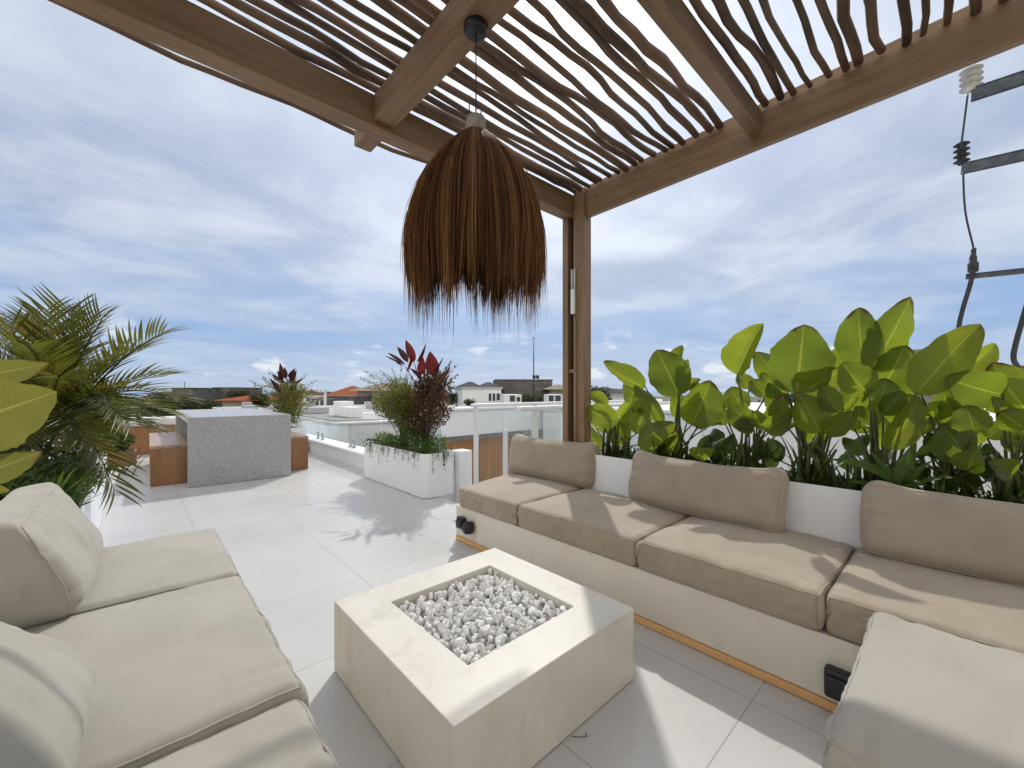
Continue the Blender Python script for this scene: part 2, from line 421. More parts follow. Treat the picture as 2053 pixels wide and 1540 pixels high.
def rnd_dir(rg):
    while True:
        v = Vector((rg.uniform(-1, 1), rg.uniform(-1, 1), rg.uniform(-1, 1)))
        if .05 < v.length < 1: return v.normalized()

def leaf_cloud(mb, rg, clumps, n, ls, asp=.45, up=.2):
    """small folded leaves spread through clumps (centre, radii)"""
    tot = sum(c[1][0]*c[1][1]*c[1][2] for c in clumps)
    for c, r in clumps:
        k = max(6, int(n*r[0]*r[1]*r[2]/tot)); c = Vector(c)
        for _ in range(k):
            d = rnd_dir(rg)*(rg.random()**.45)
            p = c + Vector((d.x*r[0], d.y*r[1], d.z*r[2]))
            ax = (rnd_dir(rg)*.8 + d*.7 + Vector((0, 0, up))).normalized(); l = ls*rg.uniform(.6, 1.4)
            s = ax.cross(rnd_dir(rg)).normalized()*l*asp*.5
            b = len(mb.v); m = p+ax*l*.5
            mb.v += [p, m+s, p+ax*l, m-s]; mb.f.append([b, b+1, b+2, b+3])

# ------------------------------------------------------------------ the setting: terrace, land, sea
struct(MB().box(-7, 2.45, -3.5, 13, -.25, 0).build('terrace_floor', 'terrace_tile'))
gm = MB(); R0 = 900
gm.poly([(R0*math.cos(a*PI/18), R0*math.sin(a*PI/18), -9) for a in range(36)])
struct(gm.build('ground', 'land_green'))
sm = MB(); R1 = 22000
sm.poly([(R1*math.cos(a*PI/24), R1*math.sin(a*PI/24), -9.4) for a in range(48)])
struct(sm.build('sea', 'sea'))

# low kerb wall with its glass fence
kb = thing('kerb_wall', 'low white kerb wall with a capping that carries the glass fence beside the dining table', 'wall', (2.5, 8, 0))
MB().box(2.452, 2.70, 3.9, 13, -.5, .205).build('wall_body', 'white_render', kb, bev=.006)
MB().box(2.425, 2.73, 3.9, 13, .207, .25).build('capping', 'white_render', kb, bev=.01)
gf = thing('glass_fence', 'frameless clear glass fence clamped by steel spigots to the white kerb', 'fence', (2.58, 8, .25))
ys = [4.0, 5.55, 6.60, 8.2, 9.8, 11.4, 13.0]
for a, b in zip(ys, ys[1:]):
    MB().box(2.572, 2.584, a+.012, b-.012, .30, .735).build('glass_panel', 'clear_glass', gf)
    for yy in (a+.09, b-.16) if b > 6.7 else (a+.16, b-.06):
        MB().lathe([(.034, .252), (.034, .262), (.021, .264), (.021, .37), (.017, .376)], 16, (2.578, yy, 0)).build('spigot', 'steel', gf, True)

# white planters
def planter(label, x0, x1, y0, y1, h, wall=.045, rad=.05, grp='white rendered planters'):
    t = thing('planter', label, 'planter', ((x0+x1)/2, (y0+y1)/2, 0), grp)
    b = bmesh.new(); bmesh.ops.create_cube(b, size=1)
    for v in b.verts: v.co = Vector(((x0+x1)/2+v.co.x*(x1-x0), (y0+y1)/2+v.co.y*(y1-y0), h/2+.004+v.co.z*h))
    ve = [e for e in b.edges if abs(e.verts[0].co.z-e.verts[1].co.z) > .1]
    bmesh.ops.bevel(b, geom=ve, offset=rad, segments=6, affect='EDGES', profile=.5)
    top = [f for f in b.faces if f.normal.z > .9]
    r = bmesh.ops.inset_region(b, faces=top, thickness=wall)
    for v in {v for f in top for v in f.verts}: v.co.z -= .05
    me = bpy.data.meshes.new('box'); b.to_mesh(me); b.free(); me.materials.append(M['white_render'])
    o = bpy.data.objects.new('box', me); COL.objects.link(o); o.parent = t; o.matrix_parent_inverse = parent_inv(t)
    md = o.modifiers.new('edge', 'BEVEL'); md.width = .007; md.segments = 3; md.limit_method = 'ANGLE'; md.angle_limit = math.radians(50)
    # lumpy earth inside
    n = 14; s = MB(); X0, X1, Y0, Y1 = x0+wall+.004, x1-wall-.004, y0+wall+.004, y1-wall-.004
    ny = max(8, int((Y1-Y0)/.06))
    for i in range(n+1):
        for j in range(ny+1):
            x, y = X0+(X1-X0)*i/n, Y0+(Y1-Y0)*j/ny
            s.v.append(Vector((x, y, h-.03+.018*noise.noise((x*9, y*9, 3)))))
    for i in range(n):
        for j in range(ny): q = i*(ny+1)+j; s.f.append([q, q+ny+1, q+ny+2, q+1])
    s.build('soil', 'soil', t, True)
    return t
planter('long white planter behind the L-shaped seating, full of big paddle leaves', 2.56, 3.12, -2.2, 1.93, .67, .06, .02)
planter('white planter with rounded corners under the red-leaved plant at the glass fence', 2.265, 2.68, 3.84, 5.47, .48, .05, .09)
planter('white planter under the palm beside the single-sided daybed seating', -.95, -.22, 2.95, 6.2, .5, .05, .04)
planter('white planter behind the concrete dining table', 1.98, 2.40, 8.3, 10.0, .48, .05, .08)
planter('small white planter standing beyond the palm near the wooden box', -1.2, -.45, 7.6, 8.3, .5, .05, .08)
wb = MB().box(2.69, 2.86, 3.80, 3.98, -1.5, .475).build('pillar', 'white_render', None, bev=.006)
tag(wb, 'short white pillar joined to the rounded planter at the stair rail', 'pillar')

# stair rails
def rail(label, x0, x1, y, posts, joints):
    t = thing('stair_rail', label, 'railing', (x0, y, 0), 'white stair rails')
    MB().box(x0-.05, x1, y-.035, y+.035, .975, 1.015).build('handrail', 'white_paint', t, bev=.012)
    for (px, zt) in posts: MB().box(px-.021, px+.021, y-.021, y+.021, -1.6, zt).build('post', 'white_paint', t, bev=.003)
    xs = [x0]+joints+[x1]
    for a, b in zip(xs, xs[1:]): MB().box(a+.02, b-.02, y-.005, y+.005, -.1, .93).build('glass_panel', 'clear_glass', t)
    return t
rail('white stair handrail on posts with glass, ending beside the rounded planter', 2.80, 7.0, 3.66, [(2.81, .974), (3.245, .70), (3.77, .974), (4.8, .974)], [3.245, 3.77, 4.8])
rail('nearer white stair handrail with glass running behind the pergola post', 2.56, 6.0, 2.66, [(2.72, .974), (3.8, .974)], [3.1, 3.8])
struct(MB().box(2.455, 7.0, 2.2, 3.78, -1.75, -1.6).build('stair_landing', 'white_render'))

# ------------------------------------------------------------------ pergola
pg = thing('pergola', 'tan timber pergola roofed with crooked dark sticks over the seating', 'pergola', (2.65, 2.05, 0))
def bx(name, x0, x1, y0, y1, z0, z1, m='beam_wood', bev=.004, p=None):
    if m == 'beam_wood':
        L_ = (x1-x0, y1-y0, z1-z0); m = ('beam_wood_x', 'beam_wood_y', 'beam_wood')[L_.index(max(L_))]
    return MB().box(x0, x1, y0, y1, z0, z1).build(name, m, p or pg, bev=bev)
bx('post', 2.60, 2.692, 2.0, 2.108, 0.002, 2.76)
bx('post', 2.60, 2.69, 2.165, 2.222, 0.002, 2.566)
bx('post_infill', 2.655, 2.69, 2.109, 2.164, 0.30, 2.56, 'black_rubber', 0)
for z in (1.30,): bx('post_spacer', 2.612, 2.654, 2.1085, 2.1645, z, z+.03)
bx('beam', -2.6, 2.72, 2.115, 2.225, 2.569, 2.735)
for o_ in (bx('beam', 2.622, 2.668, -3.0, 1.998, 2.528, 2.722),
           bx('rail_band', 2.640, 2.69, -3.0, 1.997, 2.724, 2.778)):
    for v in o_.data.vertices: v.co.z += (1.998-v.co.y)*.016
bx('cross_beam', .935, 1.055, -3.0, 2.113, 2.60, 2.728)
bx('beam_tenon', .945, 1.045, 2.226, 2.40, 2.585, 2.67)
bx('cross_beam', 1.057, 2.618, .762, .832, 2.63, 2.738)
bx('post', -2.6, -2.5, 2.12, 2.22, 0.002, 2.566)
bx('post', 2.60, 2.69, -3.0, -2.9, 0.002, 2.513)
bx('beam', -2.6, 2.62, -3.0, -2.9, 2.569, 2.735)
bx('cross_beam', -2.6, -2.49, -2.89, 2.113, 2.60, 2.728)
for (x, y, z, ax) in ((2.618, 1.90, 2.60, 0), (2.618, 1.90, 2.66, 0), (2.618, .80, 2.60, 0), (2.618, .80, 2.665, 0), (.97, 2.111, 2.60, 1), (1.02, 2.111, 2.60, 1)):
    d_ = Vector((1, 0, 0)) if ax == 0 else Vector((0, 1, 0)); c_ = Vector((x, y, z))
    MB().tube([c_-d_*.001, c_+d_*.006], .0055, 10).build('screw', 'steel', pg)
random.seed(5)
ends = [2.09, 2.03, 1.965, 1.90, 1.83, 1.76, 1.70, 1.63, 1.56, 1.49, 1.42, 1.345, 1.275, 1.20, 1.13, 1.06, .985,
        .73, .67, .61, .55, .475, .39, .325, .255, .18, .11, .04, -.03, -.11]
while ends[-1] > -2.7: ends.append(ends[-1]-random.uniform(.065, .085))
def stick(y, z, x0, x1, r0, seed, amp=.022):
    pts = []; rad = []; n = 46; o1 = noise.noise((seed*3.1, 1, 2))
    for i in range(n+1):
        x = x0+(x1-x0)*i/n
        dy = amp*(noise.noise((x*1.5, seed*7.3, 0))*1.6 + .85*noise.noise((x*4.4, seed*5.7, 4)))
        dz = amp*.5*noise.noise((x*2.1, seed*3.9, 9))
        kn = noise.noise((x*3.5, seed*2.2, 20)); kn = max(0, kn-.3)*.9
        pts.append((x, y+dy, z+dz)); rad.append(r0*(1+.14*noise.noise((x*2.6, seed*1.7, 11))+kn)*(1-.12*(i/n-.5)*(1 if seed % 2 else -1)))
    o = MB().tube(pts, rad, 8).build('stick', 'stick_bark', pg, True)
    if random.random() < .4:      # a stub where a twig was cut
        q = random.randrange(8, 40); p = Vector(pts[q])
    return o
for i, y in enumerate(ends):
    r = random.uniform(.0135, .0225); stick(y, 2.735+r+.004, -2.9, 2.616-random.uniform(0, .015), r, i+1)
stick(2.43, 2.69, -2.9, 2.5, .0145, 77, .025)
# wi-fi aerial on the post and its cable
wa = thing('wifi_aerial', 'slim white wireless aerial with two prongs fixed to the pergola post', 'aerial', (2.59, 2.1, 1.9))
MB().box(2.575, 2.598, 2.080, 2.118, 1.77, 1.97).build('body', 'white_paint', wa, bev=.006)
for y in (2.085, 2.113): MB().tube([(2.588, y, 1.965), (2.588, y, 2.13)], .0065, 10).build('antenna', 'white_paint', wa, True)
MB().tube([(2.590, 2.088, 1.77), (2.590, 2.076, 1.7), (2.592, 2.072, .9), (2.592, 2.070, .6)], .005, 6).build('cable', 'beam_wood', wa, True)

# ------------------------------------------------------------------ fringe lamp
random.seed(11)
LX, LY = 0.996, 1.299
lp = thing('pendant_lamp', 'shaggy brown straw fringe pendant lamp hanging from the pergola beam', 'lamp', (LX, LY, 2.6))
MB().lathe([(.010, 2.566), (.038, 2.567), (.046, 2.572), (.048, 2.580), (.048, 2.599)], 32, (LX, LY, 0)).build('ceiling_rose', 'black_plastic', lp, True)
MB().tube([(LX, LY, 2.565), (LX+.001, LY, 2.4), (LX, LY, 2.235)], .0028, 8).build('cord', 'black_rubber', lp, True)
ck = MB()
for (dx, dy, hh) in ((-.016, .014, .09), (.013, -.012, .06)):
    ck.tube([(LX+dx, LY+dy, 2.225), (LX+dx*1.25, LY+dy*1.25, 2.235+hh*.5), (LX+dx*1.1, LY+dy*1.1, 2.235+hh), (LX+dx*.3, LY+dy*.3, 2.235+hh*.55)], .0024, 6)
ck.build('hanging_loop', 'twig', lp, True)
MB().lathe([(.028, 2.238), (.036, 2.232), (.039, 2.20), (.046, 2.178), (.058, 2.155), (.05, 2.15)], 28, (LX, LY, 0)).build('cap', 'woven_cap', lp, True)
fr = MB()
def prof(t):   # radius, height along a strand
    pr = [(.030, 2.185), (.085, 2.135), (.155, 2.055), (.215, 1.955), (.250, 1.84), (.262, 1.73), (.258, 1.62), (.250, 1.50)]
    q = t*(len(pr)-1); i = min(int(q), len(pr)-2); f = q-i
    return pr[i][0]*(1-f)+pr[i+1][0]*f, pr[i][1]*(1-f)+pr[i+1][1]*f
tufts = [(j+random.uniform(-.3, .3))*2*PI/34 for j in range(34)]; tl_ = [random.uniform(-.045, .04) for _ in tufts]
for k in range(8200):
    a = random.uniform(0, 2*PI); layer = random.random()
    rs = 1.0-.20*layer**1.5+random.uniform(-.02, .02)
    cl = noise.noise((math.cos(a)*3.2, math.sin(a)*3.2, 1)); cl2 = noise.noise((math.cos(a)*11, math.sin(a)*11, 5))
    end = .86+.09*random.random()+.08*cl+.10*cl2 - (.09 if random.random() < .3 else 0)
    if random.random() < .14: end += random.uniform(.02, .20)
    st = 0 if random.random() < .55 else random.uniform(.05, .45)
    ti = min(range(34), key=lambda q: abs(math.atan2(math.sin(a-tufts[q]), math.cos(a-tufts[q]))))
    td = math.atan2(math.sin(tufts[ti]-a), math.cos(tufts[ti]-a)); end += tl_[ti]
    pts = []; n = 7; ja = random.gauss(0, .03); jr = random.gauss(0, .012); fly = random.random() < .03
    for i in range(n+1):
        t = st+(end-st)*i/n; t2 = min(t, 1); r, z = prof(t2)
        if t > 1: z -= (t-1)*.9
        aa = a+ja*t+td*.62*t**4*(1 if layer < .75 else .3)+.02*math.sin(7*t+a*9); rr = r*rs+jr*t+(.03*t*t if fly else 0)
        rr *= 1+.03*cl2*t
        pts.append((LX+rr*math.cos(aa), LY+rr*math.sin(aa), z))
    w = random.uniform(.0008, .0019)
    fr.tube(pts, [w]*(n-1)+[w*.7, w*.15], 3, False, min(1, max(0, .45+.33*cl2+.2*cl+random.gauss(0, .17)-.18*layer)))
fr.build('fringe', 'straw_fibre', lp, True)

# ------------------------------------------------------------------ built-in benches
def cushion(name, label, cat, x0, x1, y0, y1, z0, z1, r=.028, puff=.014, seed=0, m='beige_canvas', cuts=56, grp=None, warp=None, pipe=True, sag=.0):
    sx, sy, sz = x1-x0, y1-y0, z1-z0; c = Vector(((x0+x1)/2, (y0+y1)/2, z0))
    t = bpy.data.objects.new(name, None)
    b = bmesh.new(); bmesh.ops.create_cube(b, size=1)
    bmesh.ops.subdivide_edges(b, edges=b.edges[:], cuts=cuts, use_grid_fill=True)
    half = Vector((sx/2, sy/2, sz/2))
    def shape(co, flat=False):
        p = Vector([half[i]*math.sin(PI*co[i]) for i in range(3)])
        inn = Vector([max(-(half[i]-r), min(half[i]-r, p[i])) for i in range(3)]); d = p-inn
        if d.length > 1e-6: p = inn+d.normalized()*r
        ux, uy, uz = p.x/half.x, p.y/half.y, p.z/half.z
        w = max(0, 1-ux*ux)*max(0, 1-uy*uy)
        if uz > 0: p.z += puff*w*uz*2 - sag*w
        q = p+Vector((seed*3.7, seed*1.9, 0))
        side = max(abs(ux), abs(uy))**6
        p.z += .008*noise.noise(q*4.5)*(uz > 0) + .003*noise.noise(q*11)*(uz > .2)*(side*.8+.2)
        k = 1-abs(uz)**2
        bul = .010*k
        nz = noise.noise(Vector((q.x*15+q.z*3, q.y*15+q.z*3, q.z*2.2))); fold = (.020*nz-.016*max(0, .12-abs(nz))/.12)*k + .005*noise.noise(Vector((q.x*38+q.z*5, q.y*38, q.z*3)))*k
        if abs(ux) > .93: p.x += math.copysign(bul+fold, ux)
        if abs(uy) > .93: p.y += math.copysign(bul*.5+fold, uy)
        # pulled creases running in from the long edges
        if uz > .5:
            cr = noise.noise(Vector((q.x*5, q.y*26, 7+seed)))
            p.z -= .011*max(0, cr)**1.5*max(0, abs(ux)-.40)*2.2
            cr2 = noise.noise(Vector((q.x*30, q.y*6, 3+seed))); p.z -= .008*max(0, cr2)**1.5*max(0, abs(uy)-.6)*2
        p += c+Vector((0, 0, sz/2))
        if warp: p = warp(p)
        return p
    for v in b.verts: v.co = shape(v.co)
    me = bpy.data.meshes.new(name); b.to_mesh(me); b.free(); me.materials.append(M[m])
    me.polygons.foreach_set('use_smooth', [True]*len(me.polygons))
    bpy.data.objects.remove(t)
    o = bpy.data.objects.new(name, me); COL.objects.link(o)
    tag(o, label, cat, grp)
    if pipe:
        n = 30; per = []
        e = .5
        for i in range(n): per.append((-e+2*e*i/n, -e))
        for i in range(n): per.append((e, -e+2*e*i/n))
        for i in range(n): per.append((e-2*e*i/n, e))
        for i in range(n): per.append((-e, e-2*e*i/n))
        mb = MB()
        for zz in (.375, -.36):
            pts = [shape(Vector((x, y, zz))) for x, y in per]
            cc = sum(pts, Vector())/len(pts)
            pts = [p+(Vector((p.x-cc.x, p.y-cc.y, 0)).normalized()*.0005) for p in pts]; pts.append(pts[0])
            mb.tube(pts, .0034, 6, False)
        mb.build('piping', m, o, True)
    return o
G1 = 'seat cushions on the built-in benches'
bench = thing('built_in_bench', 'pale concrete L-shaped bench along the planter with a pine strip at its foot', 'bench', (2.2, 1.2, 0))
MB().box(1.845, 2.555, -.70, 2.66, .036, .268).build('base', 'bench_concrete', bench, bev=.006)
MB().box(1.838, 1.858, .20, 2.655, .003, .034).build('foot_strip', 'pine_strip', bench, bev=.003)
MB().box(1.06, 1.843, -.70, .185, .036, .268).build('base', 'bench_concrete', bench, bev=.006)
MB().box(1.055, 1.836, .172, .192, .003, .034).build('foot_strip', 'pine_strip', bench, bev=.003)
def socket(y, z, w, h, ball=False):
    s = MB().box(1.80, 1.843, y-w/2, y+w/2, z-h/2, z+h/2).build('power_socket', 'black_plastic', bench, bev=.008)
    MB().box(1.790, 1.801, y-w/2+.006, y+w/2-.006, z-h/2+.006, z+h/2-.02).build('flap', 'black_plastic', s, bev=.005)
    return s
socket(2.555, .158, .075, .085); 
sk = MB().lathe([(.012, -.046), (.036, -.040), (.044, -.015), (.044, .015), (.036, .036), (.012, .042)], 20, (1.81, 2.45, .150)).build('power_socket', 'black_plastic', bench, True)
MB().box(1.762, 1.79, 2.425, 2.475, .13, .172).build('flap', 'black_plastic', sk, bev=.006)
socket(.27, .122, .12, .10)
def skew(p):   # the end cushion is cut slightly askew at its far end
    f = max(0, (p.y-1.95)/.65); return Vector((p.x, p.y+f*(p.x-1.83)*.22, p.z))
cushion('seat_cushion', 'end seat cushion of the planter bench, beside the rounded planter', 'cushion', 1.825, 2.555, 1.958, 2.60, .27, .418, seed=1, m='shaded_canvas', grp=G1, warp=skew)
cushion('seat_cushion', 'second seat cushion from the far end of the planter bench, with small sun patches', 'cushion', 1.830, 2.555, 1.098, 1.945, .27, .418, seed=2, m='shaded_canvas', grp=G1)
cushion('seat_cushion', 'seat cushion of the planter bench nearest behind the fire pit with large leaf shadows', 'cushion', 1.830, 2.555, .345, 1.085, .27, .418, seed=3, m='shaded_canvas', grp=G1)
cushion('seat_cushion', 'corner seat cushion of the planter bench in front of the tall leaning pillow', 'cushion', 1.845, 2.555, -.66, .332, .27, .418, seed=4, m='shaded_canvas', grp=G1)
cushion('seat_cushion', 'large pale seat cushion on the short arm of the bench above the black socket', 'cushion', 1.075, 1.825, -.66, .195, .27, .424, seed=5, grp=G1, puff=.014)
lb = thing('built_in_bench', 'pale concrete bench under the wide cushions opposite the planter bench', 'bench', (0, 1.5, 0))
MB().box(-.44, .285, -.9, 2.72, .004, .268).build('base', 'bench_concrete', lb, bev=.006)
MB().box(-.62, -.442, -.9, 2.72, .004, .60).build('back_wall', 'white_render', lb, bev=.008)
cushion('seat_cushion', 'far seat cushion of the bench beneath the palm, ending at the open floor', 'cushion', -.44, .315, 1.985, 2.74, .27, .418, seed=6, grp=G1)
cushion('seat_cushion', 'wide middle seat cushion of the bench beneath the palm, left of the fire pit', 'cushion', -.44, .312, 1.118, 1.972, .27, .418, seed=7, grp=G1)
cushion('seat_cushion', 'nearest seat cushion of the palm-side bench, striped by stick shadows', 'cushion', -.44, .300, .22, 1.095, .27, .414, seed=8, grp=G1)

def pillow(label, width, height, thick, loc, tilt, yaw, seed, m='taupe_canvas', r=.07, crush=.0, roll=0, pinch=.70, cuts=44, taper=.22, grp='loose back pillows'):
    """local: x thickness (front at -x), y width, z up from its bottom edge"""
    b = bmesh.new(); bmesh.ops.create_cube(b, size=1)
    bmesh.ops.subdivide_edges(b, edges=b.edges[:], cuts=cuts, use_grid_fill=True)
    half = Vector((thick/2, width/2, height/2))
    def shape(co):
        p = Vector([half[i]*math.sin(PI*co[i]) for i in range(3)])
        inn = Vector([max(-(half[i]-r), min(half[i]-r, p[i])) for i in range(3)]); d = p-inn
        if d.length > 1e-6: p = inn+d.normalized()*r
        ux, uy, uz = p.x/half.x, p.y/half.y, p.z/half.z
        w = (max(0, 1-uy**4))*(max(0, 1-uz**4))
        p.x *= pinch+(1.14-pinch)*w
        tf = taper*((uz+1)/2)**1.6
        if p.x < 0: p.x *= 1-tf
        p.x += half.x*.25*tf
        p.z -= .018*(1-uy*uy)*max(0, uz)*(1-ux*ux)
        p.z += .02*max(0, uz)*max(0, abs(uy)-.7)/.3*(-1 if crush < 0 else 1)*max(0, 1-ux*ux)
        q = p*1.0+Vector((0, seed*4.1, seed*2.3))
        p.x += .013*noise.noise(q*5)*(.4+w) + .007*noise.noise(Vector((q.x*6, q.y*20+q.z*5, q.z*5)))
        # creases fanning from the seams
        e = max(0, abs(uz)-.35)
        cr = noise.noise(Vector((1.7, q.y*17+q.z*3, seed)))
        p.x -= .022*max(0, cr)*e*max(-1, min(1, ux))
        e2 = max(0, abs(uy)-.55)
        p.x -= .045*max(0, noise.noise(Vector((2.2, q.z*24+q.y*2, seed+3))))*e2*max(-1, min(1, ux))
        p.z += .007*noise.noise(q*7+Vector((3, 0, 0)))*max(0, uz)
        p.y += .008*noise.noise(q*8+Vector((9, 0, 0)))*abs(uy)
        return p+Vector((0, 0, height/2))
    for v in b.verts: v.co = shape(v.co)
    me = bpy.data.meshes.new('back_pillow'); b.to_mesh(me); b.free(); me.materials.append(M[m])
    me.polygons.foreach_set('use_smooth', [True]*len(me.polygons))
    o = bpy.data.objects.new('back_pillow', me); COL.objects.link(o); o.location = loc
    o.rotation_euler = (roll, tilt, yaw)
    tag(o, label, 'pillow', grp)
    mb = MB(); per = []; n = 26
    for i in range(n): per.append((-.5+i/n, -.5))
    for i in range(n): per.append((.5, -.5+i/n))
    for i in range(n): per.append((.5-i/n, .5))
    for i in range(n): per.append((-.5, .5-i/n))
    for xx in (-.33, .33) if taper < .3 else (-.33,):
        pts = [shape(Vector((xx, y, z))) for y, z in per]; pts.append(pts[0]); mb.tube(pts, .0026, 6, False)
    s = mb.build('piping', m, None, True); s.parent = o
    return o
pillow('taupe back pillow at the far end of the planter bench before the stair rail', .90, .345, .20, (2.52, 2.31, .417), math.radians(9), math.radians(2), 1)
pillow('taupe back pillow with a ruffled top corner in the middle of the planter bench', .90, .335, .20, (2.43, 1.055, .416), math.radians(11), math.radians(-3), 2)
pillow('taupe back pillow leaning at the corner of the L-shaped bench', 1.0, .325, .20, (2.44, -.19, .417), math.radians(10), math.radians(1), 3)
pillow('fat beige back pillow with creased face under the palm', .80, .335, .27, (-.238, 2.30, .418), math.radians(4), PI, 4, 'beige_canvas', .06, pinch=.84, cuts=60, taper=.72)
pillow('fat beige back pillow nearest the viewer on the palm-side bench', .84, .30, .27, (-.165, .95, .430), math.radians(30), PI-.05, 5, 'beige_canvas', .08, pinch=.84, cuts=60, taper=.35)

# ------------------------------------------------------------------ fire pit
fp = thing('fire_pit', 'square cream concrete fire pit table filled with pale stones', 'fire pit', (1.036, 1.313, 0))
x0, x1, y0, y1, hz = .604, 1.468, .882, 1.744, .287
a0, a1, b0, b1 = .776, 1.300, 1.052, 1.582
m = MB()
o8 = [(x0, y0), (x1, y0), (x1, y1), (x0, y1)]; i8 = [(a0, b0), (a1, b0), (a1, b1), (a0, b1)]
for z in (.004, hz): m.v += [Vector((x, y, z)) for x, y in o8]
for z in (hz, .16): m.v += [Vector((x, y, z)) for x, y in i8]
for k in range(4):
    n = (k+1) % 4
    m.f += [[k, n, 4+n, 4+k], [4+k, 4+n, 8+n, 8+k], [8+k, 8+n, 12+n, 12+k]]
m.f += [[12, 13, 14, 15], [3, 2, 1, 0]]
m.build('body', 'pit_concrete', fp, bev=.0035)
random.seed(3); gv = MB()
ico = bmesh.new(); bmesh.ops.create_icosphere(ico, subdivisions=2, radius=1)
iv = [v.co.copy() for v in ico.verts]; fi = [[v.index for v in f.verts] for f in ico.faces]; ico.free()
def stone(mb, c, r, sd):
    e = Euler((random.uniform(0, 6), random.uniform(0, 6), random.uniform(0, 6))).to_matrix()
    sc = Vector((random.uniform(.75, 1.35), random.uniform(.7, 1.1), random.uniform(.55, .9))); b = len(mb.v)
    cuts = [(rnd_dir(random), random.uniform(.5, .88)) for _ in range(9)]
    for v in iv:
        p = v.copy()
        for dn, dd in cuts:
            t = p.dot(dn)
            if t > dd: p -= dn*(t-dd)*.97
        p *= 1+.16*noise.noise(v*2.3+Vector((sd, 0, 0)))
        p = e @ Vector((p.x*sc.x, p.y*sc.y, p.z*sc.z)); mb.v.append(Vector(c)+p*r)
    mb.f += [[b+i for i in f] for f in fi]
k = 0
for (zz, st, rr) in ((.215, .032, .019), (.242, .028, .0165), (.262, .0255, .0150)):
    y = b0+.016
    while y < b1-.012:
        x = a0+.016
        while x < a1-.012:
            k += 1; r = rr*random.choice((.55, .7, .85, 1.0, 1.15, 1.45))*random.uniform(.9, 1.1)
            if not (zz > .25 and random.random() < .18):
                stone(gv, (min(a1-r, max(a0+r, x+random.uniform(-.012, .012))), min(b1-r, max(b0+r, y+random.uniform(-.012, .012))), zz+random.uniform(-.008, .008)), r, k)
            x += st
        y += st
tag(gv.build('gravel', 'stone'), 'pale grey lava stones filling the fire pit', 'gravel', None, 'stuff')
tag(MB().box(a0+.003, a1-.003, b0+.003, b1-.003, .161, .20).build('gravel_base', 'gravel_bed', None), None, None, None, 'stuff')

tw = MB().tube([(1.07, .872, .006), (1.075, .845, .016), (1.10, .835, .012), (1.115, .85, .006)], .0016, 5).build('dry_twig', 'twig'); tag(tw, 'thin dry twig on the tiles at the foot of the fire pit', 'twig')

# ------------------------------------------------------------------ dining set
tb = thing('dining_table', 'grey speckled concrete dining table with slab ends between wooden benches', 'table', (1.0, 7.6, 0))
tb.rotation_euler.z = math.radians(-.8); tb.location = (1.02, 6.2, 0)
MB().box(-.555, .555, .111, 2.639, .765, .838).build('table_top', 'grey_terrazzo', None, bev=.004).parent = tb
MB().box(-.555, .555, 0.0, .11, .003, .838).build('slab_leg', 'grey_terrazzo', None, bev=.004).parent = tb
MB().box(-.555, .555, 2.64, 2.75, .003, .838).build('slab_leg', 'grey_terrazzo', None, bev=.004).parent = tb
def wbench(label, x0, x1, y0, y1, rz):
    t = thing('dining_bench', label, 'bench', (x0, y0, 0), 'wooden dining benches'); t.rotation_euler.z = rz
    w, l = x1-x0, y1-y0
    for (n, a) in (('seat', (0, w, 0, l, .452, .49)), ('end_panel', (.004, w-.004, .004, .04, .004, .451)), ('end_panel', (.004, w-.004, l-.04, l-.004, .004, .451)),
                   ('apron', (.02, .045, .041, l-.041, .36, .451)), ('apron', (w-.045, w-.02, .041, l-.041, .36, .451))):
        MB().box(*a).build(n, 'teak_top' if n == 'seat' else 'teak', None, bev=.003).parent = t
wbench('wooden bench on the palm side of the concrete dining table', .13, .50, 6.58, 8.7, math.radians(-1))
wbench('wooden bench on the glass fence side of the concrete dining table', 1.50, 1.90, 6.55, 8.7, math.radians(-1))
sb = thing('sideboard', 'long low counter with a beige rounded top and wooden front beyond the dining bench', 'counter', (-.2, 10.2, 0))
MB().box(-.70, 1.3, 10.0, 10.7, .52, .66).build('top', 'cement_pale', sb, bev=.04, seg=4)
MB().box(-.66, 1.26, 10.05, 10.65, .003, .518).build('cabinet', 'teak', sb, bev=.004)
wx = thing('wooden_trough', 'low reddish wooden trough with a round dark bush standing beyond the dining bench', 'planter', (-.35, 8.95, 0))
MB().box(-.42, .02, 8.7, 9.1, .004, .22).build('trough', 'teak', wx, bev=.004)
MB().box(-.39, -.01, 8.73, 9.07, .2205, .228).build('soil', 'soil', wx)
rg = random.Random(4); lc = MB(); leaf_cloud(lc, rg, [((-.17, 8.9, .38), (.15, .15, .16))], 700, .05)
tag(lc.build('bush', 'dark_leaf'), 'round dark bush growing in the low wooden trough', 'bush')

